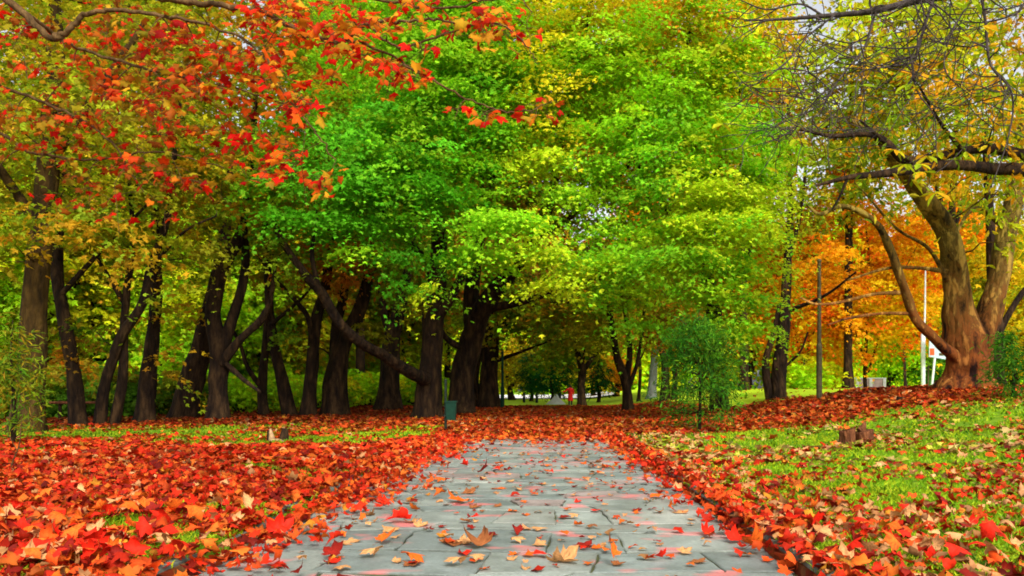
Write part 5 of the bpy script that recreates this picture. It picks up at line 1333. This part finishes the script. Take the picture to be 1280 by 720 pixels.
def person():
    Z = 46.5; x = (713 - VX) / F * Z; z = float(ground_z(x, Z))
    root = thing('person', 'person in a long red coat holding one arm out, far down the path', 'person', (x, Z, z + .01))
    s = 1.22 / 1.7
    J = {'pel': (0, 0, .90), 'wai': (0, 0, 1.08), 'che': (0, 0, 1.32), 'nec': (0, 0, 1.46), 'hea': (0, -.01, 1.56), 'top': (0, 0, 1.67),
         'shl': (-.17, 0, 1.40), 'ell': (-.40, -.05, 1.22), 'wrl': (-.60, -.12, 1.16), 'hal': (-.70, -.14, 1.15), 'shr': (.17, 0, 1.40), 'elr': (.23, .02, 1.14), 'wrr': (.24, -.05, .92), 'har': (.24, -.07, .84),
         'hpl': (-.09, 0, .86), 'knl': (-.10, -.03, .48), 'anl': (-.10, .02, .08), 'tol': (-.11, -.14, .03), 'hpr': (.09, 0, .86), 'knr': (.10, .03, .48), 'anr': (.10, .08, .08), 'tor': (.11, -.07, .03)}
    Rd = {'pel': .14, 'wai': .12, 'che': .14, 'nec': .05, 'hea': .085, 'top': .06, 'shl': .06, 'ell': .042, 'wrl': .03, 'hal': .03, 'shr': .06, 'elr': .042, 'wrr': .03, 'har': .03, 'hpl': .085, 'knl': .055, 'anl': .038, 'tol': .03, 'hpr': .085, 'knr': .055, 'anr': .038, 'tor': .03}
    E = [('pel', 'wai'), ('wai', 'che'), ('che', 'nec'), ('nec', 'hea'), ('hea', 'top'), ('che', 'shl'), ('shl', 'ell'), ('ell', 'wrl'), ('wrl', 'hal'), ('che', 'shr'), ('shr', 'elr'), ('elr', 'wrr'), ('wrr', 'har'), ('pel', 'hpl'), ('hpl', 'knl'), ('knl', 'anl'), ('anl', 'tol'), ('pel', 'hpr'), ('hpr', 'knr'), ('knr', 'anr'), ('anr', 'tor')]
    names = list(J); me = bpy.data.meshes.new('body')
    me.from_pydata([tuple(c * s for c in J[n]) for n in names], [(names.index(a_), names.index(b_)) for a_, b_ in E], [])
    o = bpy.data.objects.new('body', me); link(o, root); me.materials.append(M_SKIN)
    o.modifiers.new('skin', 'SKIN'); sv = me.skin_vertices[0].data
    for i, n in enumerate(names): sv[i].radius = (Rd[n] * s, Rd[n] * s)
    sv[0].use_root = True
    m = o.modifiers.new('sub', 'SUBSURF'); m.levels = m.render_levels = 2
    a = Acc(); lathe(a, [(.235 * s, .42 * s), (.21 * s, .6 * s), (.18 * s, .85 * s), (.155 * s, 1.05 * s), (.18 * s, 1.28 * s), (.185 * s, 1.38 * s), (.12 * s, 1.46 * s), (.065 * s, 1.50 * s)], (0, 0, 0), 18)
    for S in ('l', 'r'):
        p = np.array([J['sh' + S], J['el' + S], J['wr' + S]]) * s; tube(a, catmull(p, 8), np.linspace(.085, .055, 8) * s, 10)
    a.build('coat', M_REDCOAT, root, colors=False)
    a = Acc()
    for S in ('l', 'r'):
        tube(a, catmull(np.array([J['hp' + S], J['kn' + S], J['an' + S]]) * s, 8), np.linspace(.105, .06, 8) * s, 10)
    a.build('trousers', M_CLOTHDARK, root, colors=False)
    a = Acc(); lathe(a, [(0, .14 * s), (.06 * s, .125 * s), (.098 * s, .07 * s), (.108 * s, .0), (.105 * s, -.08 * s), (.08 * s, -.12 * s)], (0, .02 * s, 1.58 * s), 14); a.build('hair', M_HAIR, root, colors=False)
person()

# thin bare twig at the lower left
x, y = -5.9, 8.8
root = thing('bare_twig', 'thin bare twig growing up at the far left edge of the leaf carpet', 'twig', (x, y, float(ground_z(x, y)) - .02))
a = Acc(); tube(a, catmull(np.array([(0, 0, 0), (.06, 0, .18), (.13, 0, .36), (.15, 0, .6), (.2, 0, .85)]), 14), np.linspace(.010, .003, 14), 6); tube(a, catmull(np.array([(.10, 0, .30), (.02, 0, .45), (-.03, 0, .62)]), 7), np.linspace(.005, .002, 7), 5)
a.build('stem', M_BARK_TWIG, root, colors=False)

# ------------------------------------------------------------------ camera, light, sky
cam = bpy.data.cameras.new('camera'); co = bpy.data.objects.new('camera', cam); link(co)
co.location = (0, 0, EYE); co.rotation_euler = (PI / 2, 0, 0)
cam.sensor_width = 36; cam.lens = 36 * F / 1280
cam.shift_x = -(VX - 640) / 1280; cam.shift_y = (HY - 360) / 1280
cam.clip_start = .05; cam.clip_end = 1000
scene.camera = co

SUN_EL, SUN_AZ = math.radians(42), math.radians(166)     # behind the camera, a little to the right
sun = bpy.data.lights.new('sun', 'SUN'); so = bpy.data.objects.new('sun', sun); link(so)
sun.energy = 3.1; sun.angle = math.radians(16); sun.color = (1, .95, .86)
d = Vector((math.sin(SUN_AZ) * math.cos(SUN_EL), math.cos(SUN_AZ) * math.cos(SUN_EL), math.sin(SUN_EL)))
so.rotation_euler = d.to_track_quat('Z', 'Y').to_euler()
w = bpy.data.worlds.new('World'); scene.world = w; w.use_nodes = True
nt = w.node_tree; nt.nodes.clear()
out = nt.nodes.new('ShaderNodeOutputWorld'); bg = nt.nodes.new('ShaderNodeBackground'); sky = nt.nodes.new('ShaderNodeTexSky'); hs = nt.nodes.new('ShaderNodeHueSaturation')
sky.sky_type = 'NISHITA'; sky.sun_disc = False; sky.sun_elevation = SUN_EL; sky.sun_rotation = SUN_AZ; sky.dust_density = 4
hs.inputs['Saturation'].default_value = .22; hs.inputs['Value'].default_value = 1.75
nt.links.new(sky.outputs[0], hs.inputs['Color']); nt.links.new(hs.outputs[0], bg.inputs['Color']); bg.inputs['Strength'].default_value = .15
nt.links.new(bg.outputs[0], out.inputs['Surface'])

scene.view_settings.view_transform = 'Standard'; scene.view_settings.look = 'None'; scene.view_settings.exposure = 0
try:
    cy = scene.cycles; cy.max_bounces = 5; cy.diffuse_bounces = 4; cy.glossy_bounces = 2; cy.transmission_bounces = 3; cy.transparent_max_bounces = 4
    cy.filter_width = 1.8; cy.use_denoising = True; cy.sample_clamp_indirect = 6
except Exception: pass
